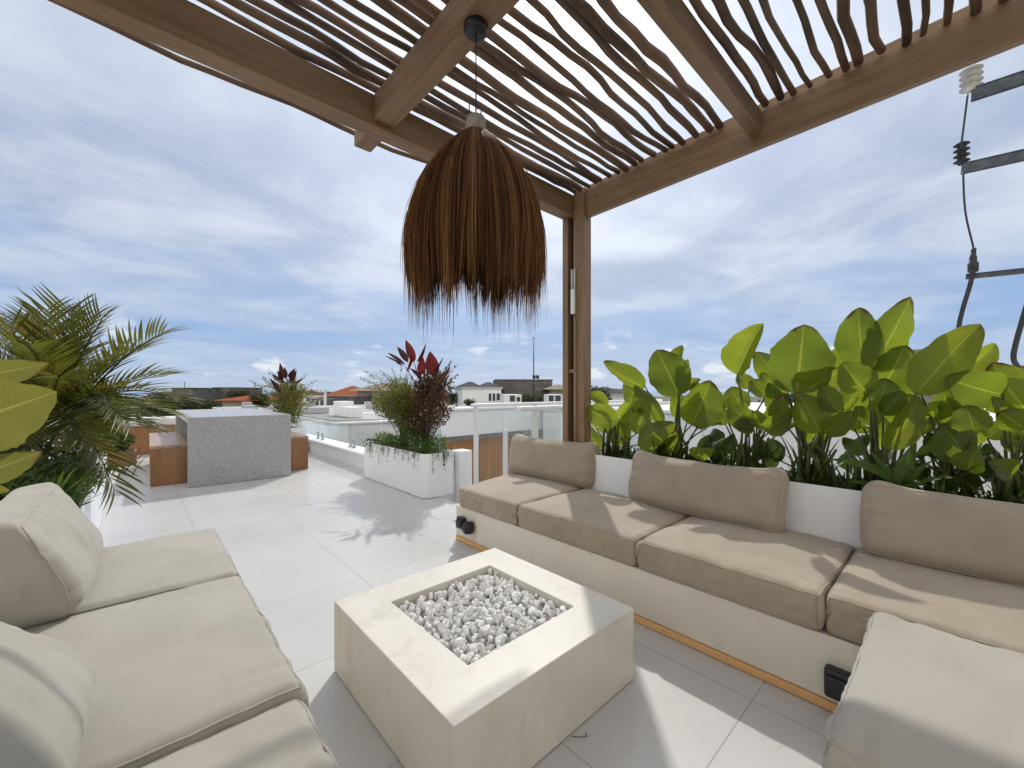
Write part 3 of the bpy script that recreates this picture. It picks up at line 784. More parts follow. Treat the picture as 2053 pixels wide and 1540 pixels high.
# ------------------------------------------------------------------ big-leaved plants in the long planter
PN = ['loose paddle-leaved plant next to the pergola post', 'bright paddle-leaved plant with a broad cupped leaf above the ruffled pillow',
      'paddle-leaved plant with one dark upright folded leaf', 'paddle-leaved plant carrying the largest round backlit leaf',
      'tallest paddle-leaved plant with a brown-edged upright leaf', 'paddle-leaved plant with a long slanting leaf towards the tiled roof',
      'paddle-leaved plant behind the corner pillow by the hanging cable']
PX = [1235, 1350, 1500, 1630, 1765, 1915, 2040]
G2 = 'paddle-leaved plants in the long planter'
LEAVES = [  # base px, tip px, width px, roll, fold, droop, X of base, X of tip
 (1294,776,1209,725,36,.6,.5,.05,2.78,2.72),(1362,795,1317,701,76,.1,.15,-.03,2.72,2.80),(1358,740,1368,692,26,.7,.4,.03,2.86,2.90),
 (1362,790,1380,720,30,.5,.6,.02,2.80,2.86),(1363,787,1405,760,22,.4,.4,.1,2.88,2.92),(1386,853,1424,762,72,.2,.55,.03,2.68,2.72),
 (1280,798,1250,768,46,.2,.3,.05,2.82,2.86),(1219,815,1176,790,24,.5,.4,.08,2.76,2.72),(1242,842,1176,820,46,.3,.2,.07,2.70,2.66),
 (1330,850,1271,772,30,.4,.5,.10,2.72,2.68),(1275,870,1300,812,40,.2,.4,.03,2.74,2.80),(1245,850,1282,800,32,.4,.3,.02,2.84,2.90),
 (1278,892,1355,848,46,.3,.3,.10,2.68,2.66),(1320,905,1360,862,40,.4,.3,.08,2.80,2.76),
 (1478,752,1531,648,56,.5,.7,.02,2.78,2.74),(1570,768,1513,705,48,.3,.2,.03,2.92,2.95),(1597,792,1612,650,106,.05,.10,-.02,2.74,2.82),
 (1502,780,1480,750,30,.3,.3,.03,2.90,2.92),(1491,824,1465,775,42,.2,.3,.04,2.78,2.80),(1535,795,1505,762,36,.3,.3,.03,2.86,2.88),
 (1577,792,1525,748,34,.3,.3,.08,2.80,2.78),(1455,852,1425,803,36,.3,.3,.05,2.84,2.86),(1517,852,1460,810,46,.4,.3,.05,2.70,2.72),
 (1512,862,1468,852,30,.3,.3,.15,2.72,2.68),(1530,862,1515,822,26,.3,.4,.03,2.74,2.76),(1534,864,1588,827,40,.2,.4,.08,2.72,2.70),
 (1560,870,1597,850,22,.5,.3,.12,2.82,2.80),(1383,910,1434,900,28,.5,.3,.18,2.66,2.62),(1400,857,1452,845,24,.5,.3,.15,2.84,2.86),
 (1592,790,1690,740,66,.2,.2,.06,2.80,2.76),(1648,868,1603,790,70,.2,.45,.05,2.70,2.70),(1650,866,1713,824,42,.2,.3,.10,2.70,2.66),
 (1735,737,1722,616,68,.3,.30,.03,2.86,2.90),(1745,742,1826,594,64,.25,.35,.03,2.80,2.86),(1680,742,1708,688,42,.3,.3,.03,2.92,2.94),
 (1772,772,1815,690,62,.2,.3,.03,2.84,2.86),(1742,792,1688,726,62,.15,.25,.06,2.70,2.68),(1757,828,1776,758,62,.2,.3,.02,2.74,2.76),
 (1835,792,1966,649,78,.15,.25,.04,2.74,2.80),(1845,787,1788,733,48,.4,.3,.05,2.88,2.90),(2012,792,1893,757,78,.15,.15,.08,2.78,2.72),
 (1930,742,1995,688,38,.4,.5,.06,2.92,2.96),(2060,826,1990,726,80,.25,.3,.06,2.82,2.80),(1900,852,1916,785,46,.3,.3,.03,2.86,2.88),
 (1955,870,1938,812,58,.1,.25,.02,2.70,2.72),(1940,932,1888,848,66,.3,.3,.05,2.76,2.74),(1940,946,1958,902,48,.3,.3,.05,2.68,2.66),
 (1775,902,1842,793,48,.4,.4,.05,2.72,2.74),(1770,832,1812,784,42,.2,.4,.08,2.72,2.70),(1897,844,1840,830,36,.3,.3,.1,2.90,2.92),
 (1682,827,1648,770,40,.2,.3,.03,2.72,2.74),(1690,822,1722,778,46,.2,.3,.04,2.80,2.82),(1755,862,1695,852,16,.3,.3,.15,2.92,2.94),
 (2032,952,1980,925,44,.3,.3,.12,2.74,2.70),(2062,862,2003,824,54,.3,.3,.06,2.74,2.72),(2058,905,2010,870,46,.3,.3,.06,2.84,2.86),
 (1850,870,1885,842,30,.5,.3,.05,2.90,2.93),(1910,895,1868,858,36,.5,.3,.05,2.90,2.92),(1980,880,2025,850,40,.4,.3,.05,2.92,2.95)]
rgp = random.Random(21)
roots = []
plants = []
for k, px in enumerate(PX):
    rx = 2.80+rgp.uniform(-.05, .08); r0 = at_x(px, 900, rx); r0.z = .635; roots.append(r0)
    plants.append(thing('paddle_leaf_plant', PN[k], 'plant', r0, G2))
def leaf_on(pl, root, rec, m='paddle_leaf', i=0):
    bx_, by_, tx_, ty_, w, roll, fold, droop, Xb, Xt = rec
    b = at_x(bx_, by_, Xb); t = at_x(tx_, ty_, Xt); w = 1.12*w*dep((b+t)/2)/FPX
    ax = (t-b).normalized(); view = ((b+t)/2-Vector((0, 0, H))).normalized()
    s = 1 if i % 2 else -1
    n = Matrix.Rotation(roll*s, 3, ax) @ (-view)
    mb = MB(); blade(mb, b, t, w/max(.55, math.cos(roll)), n, fold*(1 if i % 3 else -1)*1.25, droop+.05, 18, 8, 'paddle', .05, i, 0, .13)
    lf = mb.build('leaf', m, pl, True)
    r = root+Vector((rgp.uniform(-.03, .03), rgp.uniform(-.06, .06), 0)); d = b-r
    m1 = r+d*.35+Vector((0, 0, abs(d.z)*.12)); m2 = r+d*.72+Vector((0, 0, abs(d.z)*.10))
    st = MB(); st.tube([r, m1, m2, b, b+ax*(t-b).length*.06], [.0075, .006, .005, .0042, .003], 7)
    s_ = st.build('stalk', 'stalk_green', None, True); s_.parent = lf
    s_.matrix_parent_inverse = lf_inv(lf)
def lf_inv(o):
    w = Matrix(); c = []
    q = o
    while q: c.append(q.matrix_parent_inverse @ q.matrix_basis); q = q.parent
    for mm in reversed(c): w = w @ mm
    return w.inverted()
for q in range(34):      # smaller leaves filling the middle of the row
    px = 1195+q*26+rgp.uniform(-14, 14); py = rgp.uniform(800, 885); L_ = rgp.uniform(34, 62); a_ = rgp.uniform(.6, 2.5)
    X_ = rgp.uniform(2.76, 3.0)
    LEAVES.append((px, py+L_*.4, px+L_*math.cos(a_), py-L_*math.sin(a_)*.8, rgp.uniform(26, 46), rgp.uniform(.1, .6), rgp.uniform(.2, .4), rgp.uniform(.02, .12), X_, X_+rgp.uniform(-.05, .05)))
for i, rec in enumerate(LEAVES):
    k = min(range(7), key=lambda j: abs(PX[j]-rec[0])); leaf_on(plants[k], roots[k], rec, 'paddle_leaf', i)
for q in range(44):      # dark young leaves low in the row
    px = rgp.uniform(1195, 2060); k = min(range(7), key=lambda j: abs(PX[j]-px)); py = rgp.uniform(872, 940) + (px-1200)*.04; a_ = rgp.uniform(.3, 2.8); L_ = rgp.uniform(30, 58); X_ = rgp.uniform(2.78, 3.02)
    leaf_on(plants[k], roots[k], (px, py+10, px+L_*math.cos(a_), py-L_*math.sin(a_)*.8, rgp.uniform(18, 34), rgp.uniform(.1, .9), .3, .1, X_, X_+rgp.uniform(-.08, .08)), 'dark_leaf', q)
# sheathed stem clump at each foot
for k, pl in enumerate(plants):
    mb = MB()
    for j in range(rgp.randint(6, 10)):
        p = roots[k]+Vector((rgp.uniform(-.05, .05), rgp.uniform(-.09, .09), 0)); h = rgp.uniform(.14, .34)
        mb.tube([p, p+Vector((rgp.uniform(-.02, .02), rgp.uniform(-.03, .03), h*.6)), p+Vector((rgp.uniform(-.03, .03), rgp.uniform(-.06, .06), h))], [.013, .010, .006], 7)
    mb.build('stem', 'stalk_green', pl, True)
# bird's-nest strap plant and low weeds
bn = at_x(1800, 960, 2.70); bn.z = .64
nest = thing('strap_leaf_plant', 'rosette of long arching strap leaves over the corner pillow', 'plant', bn)
for i, (tx, ty, w, X, dr) in enumerate([(1656, 921, 30, 2.62, .16), (1872, 922, 18, 2.66, .10), (1922, 958, 24, 2.60, .10), (1740, 900, 18, 2.72, .06), (1838, 880, 22, 2.75, .05), (1700, 965, 22, 2.60, .08), (1860, 975, 24, 2.58, .1)]):
    t = at_x(tx, ty, X); L = (t-bn).length; view = (bn-Vector((0, 0, H))).normalized()
    mb = MB(); blade(mb, bn+Vector((0, .01*i-.03, 0)), t, w*2.1/FPX*1.2, Vector((-.4, -.2, 1)), .35, dr, 14, 6, 'lance', .02, i)
    mb.build('leaf', 'fresh_leaf', nest, True)
def tuft(label, x, y, z, h, n, m, seed, spread=.7, w=.012, name='grassy_plant', cat='plant', grp=None, wid=.06):
    rg = random.Random(seed); t = thing(name, label, cat, (x, y, z), grp); mb = MB()
    for i in range(n):
        a = rg.uniform(0, 2*PI); o = Vector((math.cos(a), math.sin(a), 0)); b = Vector((x, y, z))+o*rg.uniform(0, wid)
        l = h*rg.uniform(.5, 1.1); tp = b+o*l*spread*rg.uniform(.2, 1)+Vector((0, 0, l*rg.uniform(.45, 1)))
        blade(mb, b, tp, w*rg.uniform(.7, 1.4), Vector((0, 0, 1))-o*.4, .3, rg.uniform(.02, .16), 6, 2, 'lance')
    mb.build('foliage', m, t, True); return t
G3 = 'dark grassy weeds at the foot of the paddle leaves'
wl = ['dark grassy weed beside the pergola post foot', 'dark grassy weed under the cupped leaf', 'dark spiky weed left of the round leaf stems', 'dense dark weed below the largest round leaf',
      'dark weed between the strap rosette and round leaf stems', 'dark weed behind the corner pillow top', 'dark weed at the frame edge behind the corner pillow']
for k, (px, X, h) in enumerate([(1215, 2.66, .16), (1320, 2.70, .22), (1455, 2.80, .30), (1610, 2.72, .28), (1690, 2.70, .22), (1880, 2.66, .26), (2020, 2.72, .30)]):
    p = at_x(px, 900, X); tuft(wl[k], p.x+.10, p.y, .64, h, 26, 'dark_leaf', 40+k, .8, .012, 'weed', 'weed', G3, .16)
rg = random.Random(9); gc = MB()
for k in range(26):
    y = rg.uniform(-1.9, 1.85); leaf_cloud(gc, rg, [((rg.uniform(2.66, 3.0), y, .66), (.09, .10, .045))], 130, .028)
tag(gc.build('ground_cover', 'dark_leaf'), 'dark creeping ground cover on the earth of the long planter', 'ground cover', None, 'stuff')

# ------------------------------------------------------------------ plants of the rounded planter and the one behind the table
def shrub(name, label, clumps, n, ls, m, seed, base, asp=.45, twigs=14, sprays=None, cat='shrub', grp=None):
    rg = random.Random(seed); t = thing(name, label, cat, base, grp); mb = MB(); leaf_cloud(mb, rg, clumps, n, ls, asp)
    tw = MB(); base = Vector(base)
    for i in range(twigs):
        c, r = clumps[rg.randrange(len(clumps))]; d = rnd_dir(rg)
        p = Vector(c)+Vector((d.x*r[0], d.y*r[1], abs(d.z)*r[2]))*.9; q = base+(p-base)*.5+Vector((rg.uniform(-.04, .04), rg.uniform(-.04, .04), .03))
        tw.tube([base+Vector((rg.uniform(-.03, .03), rg.uniform(-.03, .03), 0)), q, p], [.007, .0045, .0015], 5)
    if sprays:
        for (dirv, L, cnt, sp) in sprays:
            for i in range(cnt):
                c, r = clumps[rg.randrange(len(clumps))]; b = Vector(c)+rnd_dir(rg)*min(r)*.4
                dd = (Vector(dirv)+rnd_dir(rg)*sp).normalized(); l = L*rg.uniform(.55, 1.15); e = b+dd*l-Vector((0, 0, l*.12))
                tw.tube([b, b+dd*l*.55+Vector((0, 0, l*.03)), e], [.003, .002, .0008], 4)
                for s in range(int(l*70)):
                    p = b+(e-b)*(.25+.75*rg.random()); ax = (dd+rnd_dir(rg)*.8).normalized(); k = ls*rg.uniform(.5, 1); sd_ = ax.cross(rnd_dir(rg)).normalized()*k*asp*.5
                    q = len(mb.v); mb.v += [p, p+ax*k*.5+sd_, p+ax*k, p+ax*k*.5-sd_]; mb.f.append([q, q+1, q+2, q+3])
    tw.build('branches', 'twig', t, True); mb.build('foliage', m, t)
    return t
R3 = RT.copy()
shrub('shrub', 'loose yellow-green twiggy shrub in the rounded planter', [((2.45, 4.70, .98), (.20, .30, .26)), ((2.44, 5.05, .98), (.18, .30, .18)), ((2.42, 4.5, 1.05), (.16, .2, .2)), ((2.48, 4.55, .82), (.16, .2, .26)), ((2.47, 4.85, 1.2), (.1, .16, .13))],
      9000, .040, 'shrub_leaf', 1, (2.47, 4.7, .45), .28, 18, [((-.6, .6, .35), .5, 26, .35), ((0, 0, 1), .34, 22, .4), ((-.2, .9, .5), .45, 14, .4)])
shrub('shrub', 'copper brown small-leaved shrub under the tall red leaves', [((2.5, 4.22, 1.12), (.17, .2, .22)), ((2.52, 4.10, 1.28), (.16, .16, .12)), ((2.52, 4.02, .95), (.15, .16, .22)), ((2.5, 4.3, .8), (.14, .16, .26)), ((2.55, 3.95, 1.2), (.12, .12, .14))],
      4200, .036, 'copper_leaf', 2, (2.48, 4.2, .45), .5, 26, [((.5, -.5, .7), .3, 16, .5)])
cd = thing('red_cordyline', 'tall plant with upright scarlet leaves rising above the rounded planter', 'plant', (2.48, 4.2, .45))
MB().tube([(2.47, 4.22, .45), (2.49, 4.21, .8), (2.47, 4.24, 1.05), (2.48, 4.22, 1.28)], [.018, .016, .014, .010], 8).build('trunk', 'twig', cd, True)
def px_leaf(par, b, t, w, Z, m, roll, prof='lance', fold=.3, seed=0, droop=.03, zt=0):
    b = at_z(*b, Z); t = at_z(*t, Z+zt); ax = (t-b).normalized(); view = (b-Vector((0, 0, H))).normalized()
    mb = MB(); blade(mb, b, t, w*Z/FPX, Matrix.Rotation(roll, 3, ax) @ -view, fold, droop, 10, 6, prof, .03, seed)
    return mb.build('leaf', m, par, True)
CL = [((830,727),(813,681),17,'red_leaf',.2,.05),((868,755),(862,704),27,'red_leaf',.1,.05),((845,752),(848,715),18,'red_leaf',-.3,0),((818,727),(796,695),13,'maroon_leaf',.3,.1),
      ((836,727),(854,688),9,'maroon_leaf',.8,-.1),((812,732),(776,707),8,'maroon_leaf',.4,.2),((808,735),(770,713),6,'maroon_leaf',.7,.1),((815,745),(828,702),10,'red_leaf',.9,-.1),
      ((872,752),(880,734),8,'maroon_leaf',.3,.1),((892,756),(903,726),6,'maroon_leaf',.9,0),((866,748),(889,716),8,'maroon_leaf',.9,-.05),((880,760),(898,742),10,'maroon_leaf',.3,.1),((846,760),(822,738),9,'maroon_leaf',.4,0)]
for i, (b, t, w, m_, ro, zt) in enumerate(CL): px_leaf(cd, b, t, w, 4.72, m_, ro, 'lance', .35, i, .04, zt)
st = MB()
for (b, t) in (((848, 790), (830, 727)), ((856, 800), (866, 752)), ((850, 800), (812, 735)), ((860, 800), (890, 757)), ((850, 795), (846, 760))):
    p, q = at_z(*b, 4.74), at_z(*t, 4.72); st.tube([p, p+(q-p)*.5+Vector((0, 0, .01)), q], [.007, .006, .004], 6)
st.build('branch', 'maroon_leaf', cd, True)
rg = random.Random(13); tr = MB(); leaf_cloud(tr, rg, [((2.40, 4.1, .52), (.12, .24, .09)), ((2.5, 3.98, .56), (.12, .14, .10)), ((2.38, 4.7, .52), (.12, .34, .08)), ((2.45, 5.2, .52), (.14, .22, .07)), ((2.46, 4.4, .62), (.14, .22, .12))], 3600, .032, .4)
for i in range(60):   # runners hanging over the rim
    if i < 45: p = Vector((2.262, rg.uniform(3.92, 5.4), .49)); o = Vector((-1, 0, 0))
    else: p = Vector((rg.uniform(2.34, 2.6), 3.836, .49)); o = Vector((0, -1, 0))
    L = rg.uniform(.04, .22)*(1 if rg.random() < .6 else .5); q = p+o*rg.uniform(.006, .03)
    tr.tube([p-o*.05+Vector((0, 0, .03)), p+o*.01+Vector((0, 0, .01)), q-Vector((0, 0, L*.5)), q+o*.01-Vector((0, 0, L))], [.003, .003, .002, .0008], 4)
    for s in range(int(L*70)):
        z = rg.random(); b = q-Vector((0, 0, L*z)); ax = (rnd_dir(rg)+o*.5-Vector((0, 0, .7))).normalized()*.026; sd_ = ax.cross(rnd_dir(rg)).normalized()*.004
        k = len(tr.v); tr.v += [b, b+ax*.5+sd_, b+ax, b+ax*.5-sd_]; tr.f.append([k, k+1, k+2, k+3])
tag(tr.build('trailing_plant', 'fresh_leaf'), 'green trailing plant spilling over the rim of the rounded planter', 'plant')
# behind the table
shrub('shrub', 'olive twiggy shrub in the planter behind the concrete table', [((2.2, 8.9, .85), (.22, .42, .36)), ((2.25, 8.75, 1.15), (.2, .34, .22)), ((2.2, 9.2, 1.05), (.2, .3, .3)), ((2.15, 8.5, .75), (.2, .22, .26))],
      3600, .055, 'shrub_leaf', 5, (2.2, 8.9, .45), .35, 20, [((-.6, .6, .5), .65, 26, .4), ((.5, -.6, .4), .65, 22, .4), ((0, 0, 1), .35, 14, .5)])
cd2 = thing('maroon_cordyline', 'dark maroon leaved plant rising from the shrub behind the concrete table', 'plant', (2.2, 8.9, .45))
MB().tube([(2.2, 8.9, .45), (2.21, 8.9, 1.0), (2.2, 8.92, 1.4)], [.02, .016, .01], 7).build('trunk', 'twig', cd2, True)
for i, (b, t, w, ro) in enumerate([((567,760),(561,727),10,.2),((572,760),(570,735),9,.6),((578,757),(592,738),9,.3),((580,768),(595,742),10,.2),((560,765),(545,750),8,.3),((566,770),(556,742),9,.5),((586,772),(609,758),6,.3),((566,790),(540,758),10,.3),((585,785),(592,762),12,.2)]):
    px_leaf(cd2, b, t, w, 7.95, 'maroon_leaf', ro, 'lance', .35, i)

# ------------------------------------------------------------------ palm and companions on the palm side
pb = Vector((-.42, 4.15, .46))
pm = thing('palm', 'feathery palm with arching fronds in the white planter', 'palm', pb)
tk = MB()
rgq = random.Random(8)
for i in range(6):
    p = pb+Vector((rgq.uniform(-.08, .08), rgq.uniform(-.1, .1), 0)); tk.tube([p, p+Vector((rgq.uniform(-.03, .03), rgq.uniform(-.03, .03), .25)), p+Vector((rgq.uniform(-.06, .06), rgq.uniform(-.06, .06), rgq.uniform(.4, .55)))], [.018, .014, .010], 7)
tk.build('trunk', 'stalk_green', pm, True)
def frond(tipx, tipy, Z, arch, ll, seed, nrm=(0, 0, 1), start=None):
    rg = random.Random(seed); e = at_z(tipx, tipy, Z); s = (start or pb+Vector((rg.uniform(-.05, .05), rg.uniform(-.08, .08), .40)))
    L = (e-s).length; c = (s+e)/2+Vector((0, 0, arch*L)); N = 25; mb = MB(); pts = []
    P = lambda t: s*(1-t)**2+c*2*t*(1-t)+e*t*t
    pts = [P(i/16) for i in range(17)]
    mb.tube(pts, [.0075*(1-i/17)+.0015 for i in range(17)], 6)
    for k in range(len(mb.v)): mb.uv[k] = (.5, .5)
    for i in range(N):
        t = .24+.75*i/(N-1); p = P(t); tan = (P(min(1, t+.02))-P(t-.02)).normalized()
        sd_ = tan.cross(Vector(nrm)).normalized(); up = sd_.cross(tan).normalized()
        l = ll*(.55+.6*math.sin(PI*min(1, (t-.15)*1.05)))*rg.uniform(.85, 1.12)
        for sg in (-1, 1):
            d = (tan*(.62+.5*t)+sd_*sg*.8+up*.32+rnd_dir(rg)*.07).normalized()
            tp = p+d*l+Vector((0, 0, -.14*l*rg.uniform(.4, 1.6)))
            blade(mb, p, tp, .020*(1-.35*t), up-sd_*sg*.3, .35, .06, 5, 2, 'lance')
    return mb.build('frond', 'palm_leaf', pm, True)
FR = [(20,655,2.55,.30,.26),(140,622,2.7,.10,.30),(205,640,2.85,.10,.30),(325,672,2.85,.22,.30),(60,700,2.4,.25,.26),(250,720,3.0,.25,.28),(330,755,3.1,.28,.26),(350,800,2.9,.38,.26),
      (260,850,2.55,.42,.30),(230,985,2.6,.62,.24),(0,760,2.5,.3,.26),(-60,700,2.6,.3,.28),(110,690,3.1,.15,.26),(180,700,3.3,.2,.28),(-20,820,2.3,.45,.26),(160,880,2.45,.5,.24),(290,700,3.3,.3,.28),(180,640,3.1,.15,.3),(90,625,2.9,.12,.3),(220,800,2.7,.5,.26),(120,760,2.4,.35,.24),(340,830,3.3,.4,.24),(40,900,2.35,.5,.22),(-30,650,2.9,.2,.3),(300,860,3.0,.45,.24),(60,650,3.2,.15,.3)]
for i, (x, y, Z, a, l) in enumerate(FR): frond(x, y, Z, a, l, 100+i)
shrub('shrub', 'golden small-leaved shrub behind the palm fronds', [((-.30, 5.1, 1.05), (.22, .3, .22)), ((-.25, 5.5, .95), (.22, .3, .22)), ((-.35, 5.3, .75), (.22, .4, .24))], 7000, .04, 'shrub_leaf', 17, (-.4, 5.3, .46), .4, 16,
      [((.7, -.6, .1), .35, 20, .4)])
shrub('shrub', 'dense dark green bush at the foot of the palm behind the fat pillow', [((-.5, 3.5, .62), (.24, .4, .20)), ((-.45, 3.2, .56), (.22, .25, .16)), ((-.36, 3.9, .60), (.2, .3, .18)), ((-.6, 3.9, .85), (.2, .3, .25))], 4200, .06, 'dark_leaf', 18, (-.5, 3.6, .46), .22, 14)
tuft('spiky fresh green plant spilling towards the daybed end of the planter', -.36, 3.35, .48, .30, 90, 'fresh_leaf', 61, .95, .022, 'spiky_plant', 'plant', None, .14)
tuft('thin dark grass hanging over the palm planter rim', -.27, 4.3, .49, .28, 90, 'dark_leaf', 62, 1.0, .012, 'grassy_plant', 'plant', None, .30)
# big yellow-green leaves at the frame edge
np_ = at_z(-150, 1010, 1.35); np_.z = .45; np_.x = -.78
ny = thing('paddle_leaf_plant', 'yellow-green paddle-leaved plant close up beside the palm', 'plant', np_)
NL = [((-110,860),(114,785),165,1.25,.1,.25),((-80,760),(100,728),64,1.40,.2,.3),((-70,960),(84,905),66,1.25,.3,.3),((-90,960),(20,985),40,1.35,.4,.3)]
for i, (b, t, w, Z, ro, fo) in enumerate(NL):
    B, T = at_z(*b, Z), at_z(*t, Z+.05); ax = (T-B).normalized(); view = ((B+T)/2-Vector((0, 0, H))).normalized()
    mb = MB(); blade(mb, B, T, w*Z/FPX, Matrix.Rotation(ro, 3, ax) @ -view, fo, .05, 22, 12, 'paddle', .04, i, 0, .12)
    lf = mb.build('leaf', 'yellow_leaf', ny, True)
    sk_ = MB().tube([np_, np_+(B-np_)*.6+Vector((0, 0, .08)), B], [.009, .007, .005], 7).build('stalk', 'stalk_green', None, True); sk_.parent = lf; sk_.matrix_parent_inverse = lf_inv(lf)
planter('white planter behind the back wall of the palm-side bench', -1.25, -.66, .4, 2.6, .5, .05, .02)

# ------------------------------------------------------------------ utility pole
up_ = thing('utility_pole', 'power pole with steel crossarms, ribbed insulators and a black cable', 'utility pole', (9.0, -1.15, -9))
MB().tube([(9.05, -1.25, -9), (9.05, -1.25, 7.5)], [.17, .12], 16).build('pole', 'far_grey', up_, True)
def arm(x, y, x2, y2, hgt, m='galvanised'):
    a, b = at_x(x, y, 9.0), at_x(x2, y2, 9.0); b = b+(b-a)*.9
    d = (b-a).normalized(); L = (b-a).length; sd_ = Vector((1, 0, 0)); u = d.cross(sd_).normalized()
    mt = Matrix((( d.x, sd_.x, u.x, a.x), (d.y, sd_.y, u.y, a.y), (d.z, sd_.z, u.z, a.z), (0, 0, 0, 1)))
    return MB().box(0, L, -.04, .04, -hgt/2, hgt/2, mt).box(0, L, -.05, .05, hgt/2+.001, hgt/2+.012, mt).build('crossarm', m, up_)
arm(1947, 192, 2053, 157, .16); arm(1927, 340, 2053, 312, .13); arm(1936, 556, 2053, 544, .055)
def insul(x, y, h, r, m, n=4):
    c = at_x(x, y, 9.0); pr = [(r*.45, 0)]
    for i in range(n):
        z = h*(i+.3)/n; pr += [(r*.55, z), (r, z+h*.25/n), (r*.85, z+h*.4/n), (r*.5, z+h*.45/n)]
    pr.append((r*.4, h)); return MB().lathe(pr, 16, c).build('insulator', m, up_, True)
insul(1947, 183, .34, .125, 'porcelain', 4); insul(1928, 330, .33, .09, 'black_rubber', 4)
def cable(pts, r, nm='cable'):
    P_ = [at_x(x, y, 8.9) for x, y in pts]; Q = []
    for i in range(len(P_)-1):
        p0, p1, p2, p3 = P_[max(i-1, 0)], P_[i], P_[i+1], P_[min(i+2, len(P_)-1)]
        for s in range(6):
            t = s/6; Q.append(.5*((2*p1)+(p2-p0)*t+(2*p0-5*p1+4*p2-p3)*t*t+(3*p1-p0-3*p2+p3)*t**3))
    Q.append(P_[-1]); return MB().tube(Q, r, 7).build(nm, 'black_rubber', up_, True)
cable([(1940, 190), (1935, 230), (1928, 285), (1927, 300)], .012)
cable([(1931, 345), (1933, 400), (1938, 440), (1950, 490), (1952, 500)], .012)
cable([(1952, 498), (1950, 540), (1945, 570), (1930, 620), (1921, 665), (1915, 760)], .028)
MB().lathe([(.02, -.14), (.055, -.12), (.058, .0), (.04, .02), (.04, .08), (.015, .2)], 12, at_x(1951, 528, 8.9)).build('cable_joint', 'black_rubber', up_, True)
cable([(2065, 590), (2050, 640), (2036, 690), (2032, 720), (2045, 745), (2060, 790)], .03)

# ------------------------------------------------------------------ the neighbourhood
def local(px, Z, rz=0):
    p = at_z(px, HY, Z); p.z = 0
    a = YAW-PI/2+rz
    return Matrix.Translation(p) @ Matrix.Rotation(a, 4, 'Z')      # x to the picture's right, y away
def zt(y, Z): return H+(HY-y)/FPX*Z
def block(name, label, px0, px1, ytop, Z, depth, wallm='far_white', roof=None, ridge=None, roofm='red_tile', wins=(), rz=0, base=-9, cat='house', grp=None, eave=.35, sills=True):
    """a house: px extents and roof line as surveyed, at Z metres ahead"""
    w = (px1-px0)/FPX*Z; mt = local((px0+px1)/2, Z, rz); h = zt(ytop, Z)
    t = thing(name, label, cat, mt.translation+Vector((0, 0, base)), grp)
    MB().box(-w/2, w/2, 0, depth, base, h, mt).build('wall', wallm, t)
    if roof == 'hip':
        r = zt(ridge, Z); e = eave*Z/20; a, b_ = -w/2-e, w/2+e; y0_, y1_ = -e, depth+e
        rl = max(.3, (w-depth)/2) if w > depth else .3; mb = MB()
        B_ = [(a, y0_, h), (b_, y0_, h), (b_, y1_, h), (a, y1_, h)]; Rg = [(-rl, depth/2, r), (rl, depth/2, r)]
        pts = [mt @ Vector(p) for p in B_+Rg]; mb.v = pts
        mb.f = [[0, 1, 5, 4], [1, 2, 5], [2, 3, 4, 5], [3, 0, 4], [3, 2, 1, 0]]; mb.build('roof', roofm, t)
    elif roof == 'flat':
        e = .12; MB().box(-w/2-e, w/2+e, -e, depth+e, h+.002, h+.22, mt).build('roof', roofm, t)
    for (a, b_, c, d) in wins:      # px x0,x1, y0,y1
        X0, X1 = (a-(px0+px1)/2)/FPX*Z, (b_-(px0+px1)/2)/FPX*Z; Z0, Z1 = zt(d, Z), zt(c, Z)
        f = MB().box(X0-.06, X1+.06, -.06, -.002, Z0-.06, Z1+.06, mt).build('window', 'far_white', t)
        q = MB().box(X0, X1, -.075, -.061, Z0, Z1, mt).build('pane', 'dark_glass', None); q.parent = f; q.matrix_parent_inverse = lf_inv(f)
    return t
# white neighbour terrace with timber-clad wall under a deep fascia
nb = thing('neighbour_house', 'white flat-roofed house with orange timber cladding beyond the stair rail', 'house', (7, 8, -9))
MB().box(5.0, 13.5, 7.95, 8.25, .10, .70).build('fascia', 'white_render', nb, bev=.01)
MB().box(4.95, 13.55, 7.90, 8.35, .702, .77).build('parapet_cap', 'white_paint', nb, bev=.015)
MB().box(5.0, 13.5, 8.252, 16, -.05, .30).build('roof', 'far_pale', nb)
for i in range(6): MB().box(5.35+i*1.1, 5.35+i*1.1+1.06, 8.27, 8.33, -3.2, .098).build('timber_panel', 'wood_cladding', nb)
MB().box(4.95, 5.33, 8.25, 8.9, -9, .098).build('wall', 'white_render', nb)
MB().box(5.0, 13.5, 8.70, 15.9, -9, -.052).build('wall', 'white_render', nb)
lowb = shrub('shrub', 'dark garden bush growing in front of the timber cladding', [((5.6, 7.6, -2.2), (.9, .5, .6)), ((6.8, 7.5, -1.9), (.9, .5, .6)), ((8.2, 7.6, -2.1), (.8, .5, .6))], 2600, .16, 'dark_leaf', 33, (7, 7.6, -3.2), .4, 12)
n2 = thing('neighbour_house', 'white rendered house with a tall narrow window behind the pergola post', 'house', (10, 8, -9))
MB().box(8.3, 14, 6.1, 7.8, -9, .62).build('wall', 'white_render', n2, bev=.02)
MB().box(8.25, 14.05, 6.05, 7.85, .622, .69).build('parapet_cap', 'white_paint', n2, bev=.01)
w_ = MB().box(8.27, 8.298, 6.85, 7.10, -1.1, .30).build('window', 'white_paint', n2)
MB().box(8.255, 8.269, 6.88, 7.07, -1.05, .27).build('pane', 'dark_glass', w_)
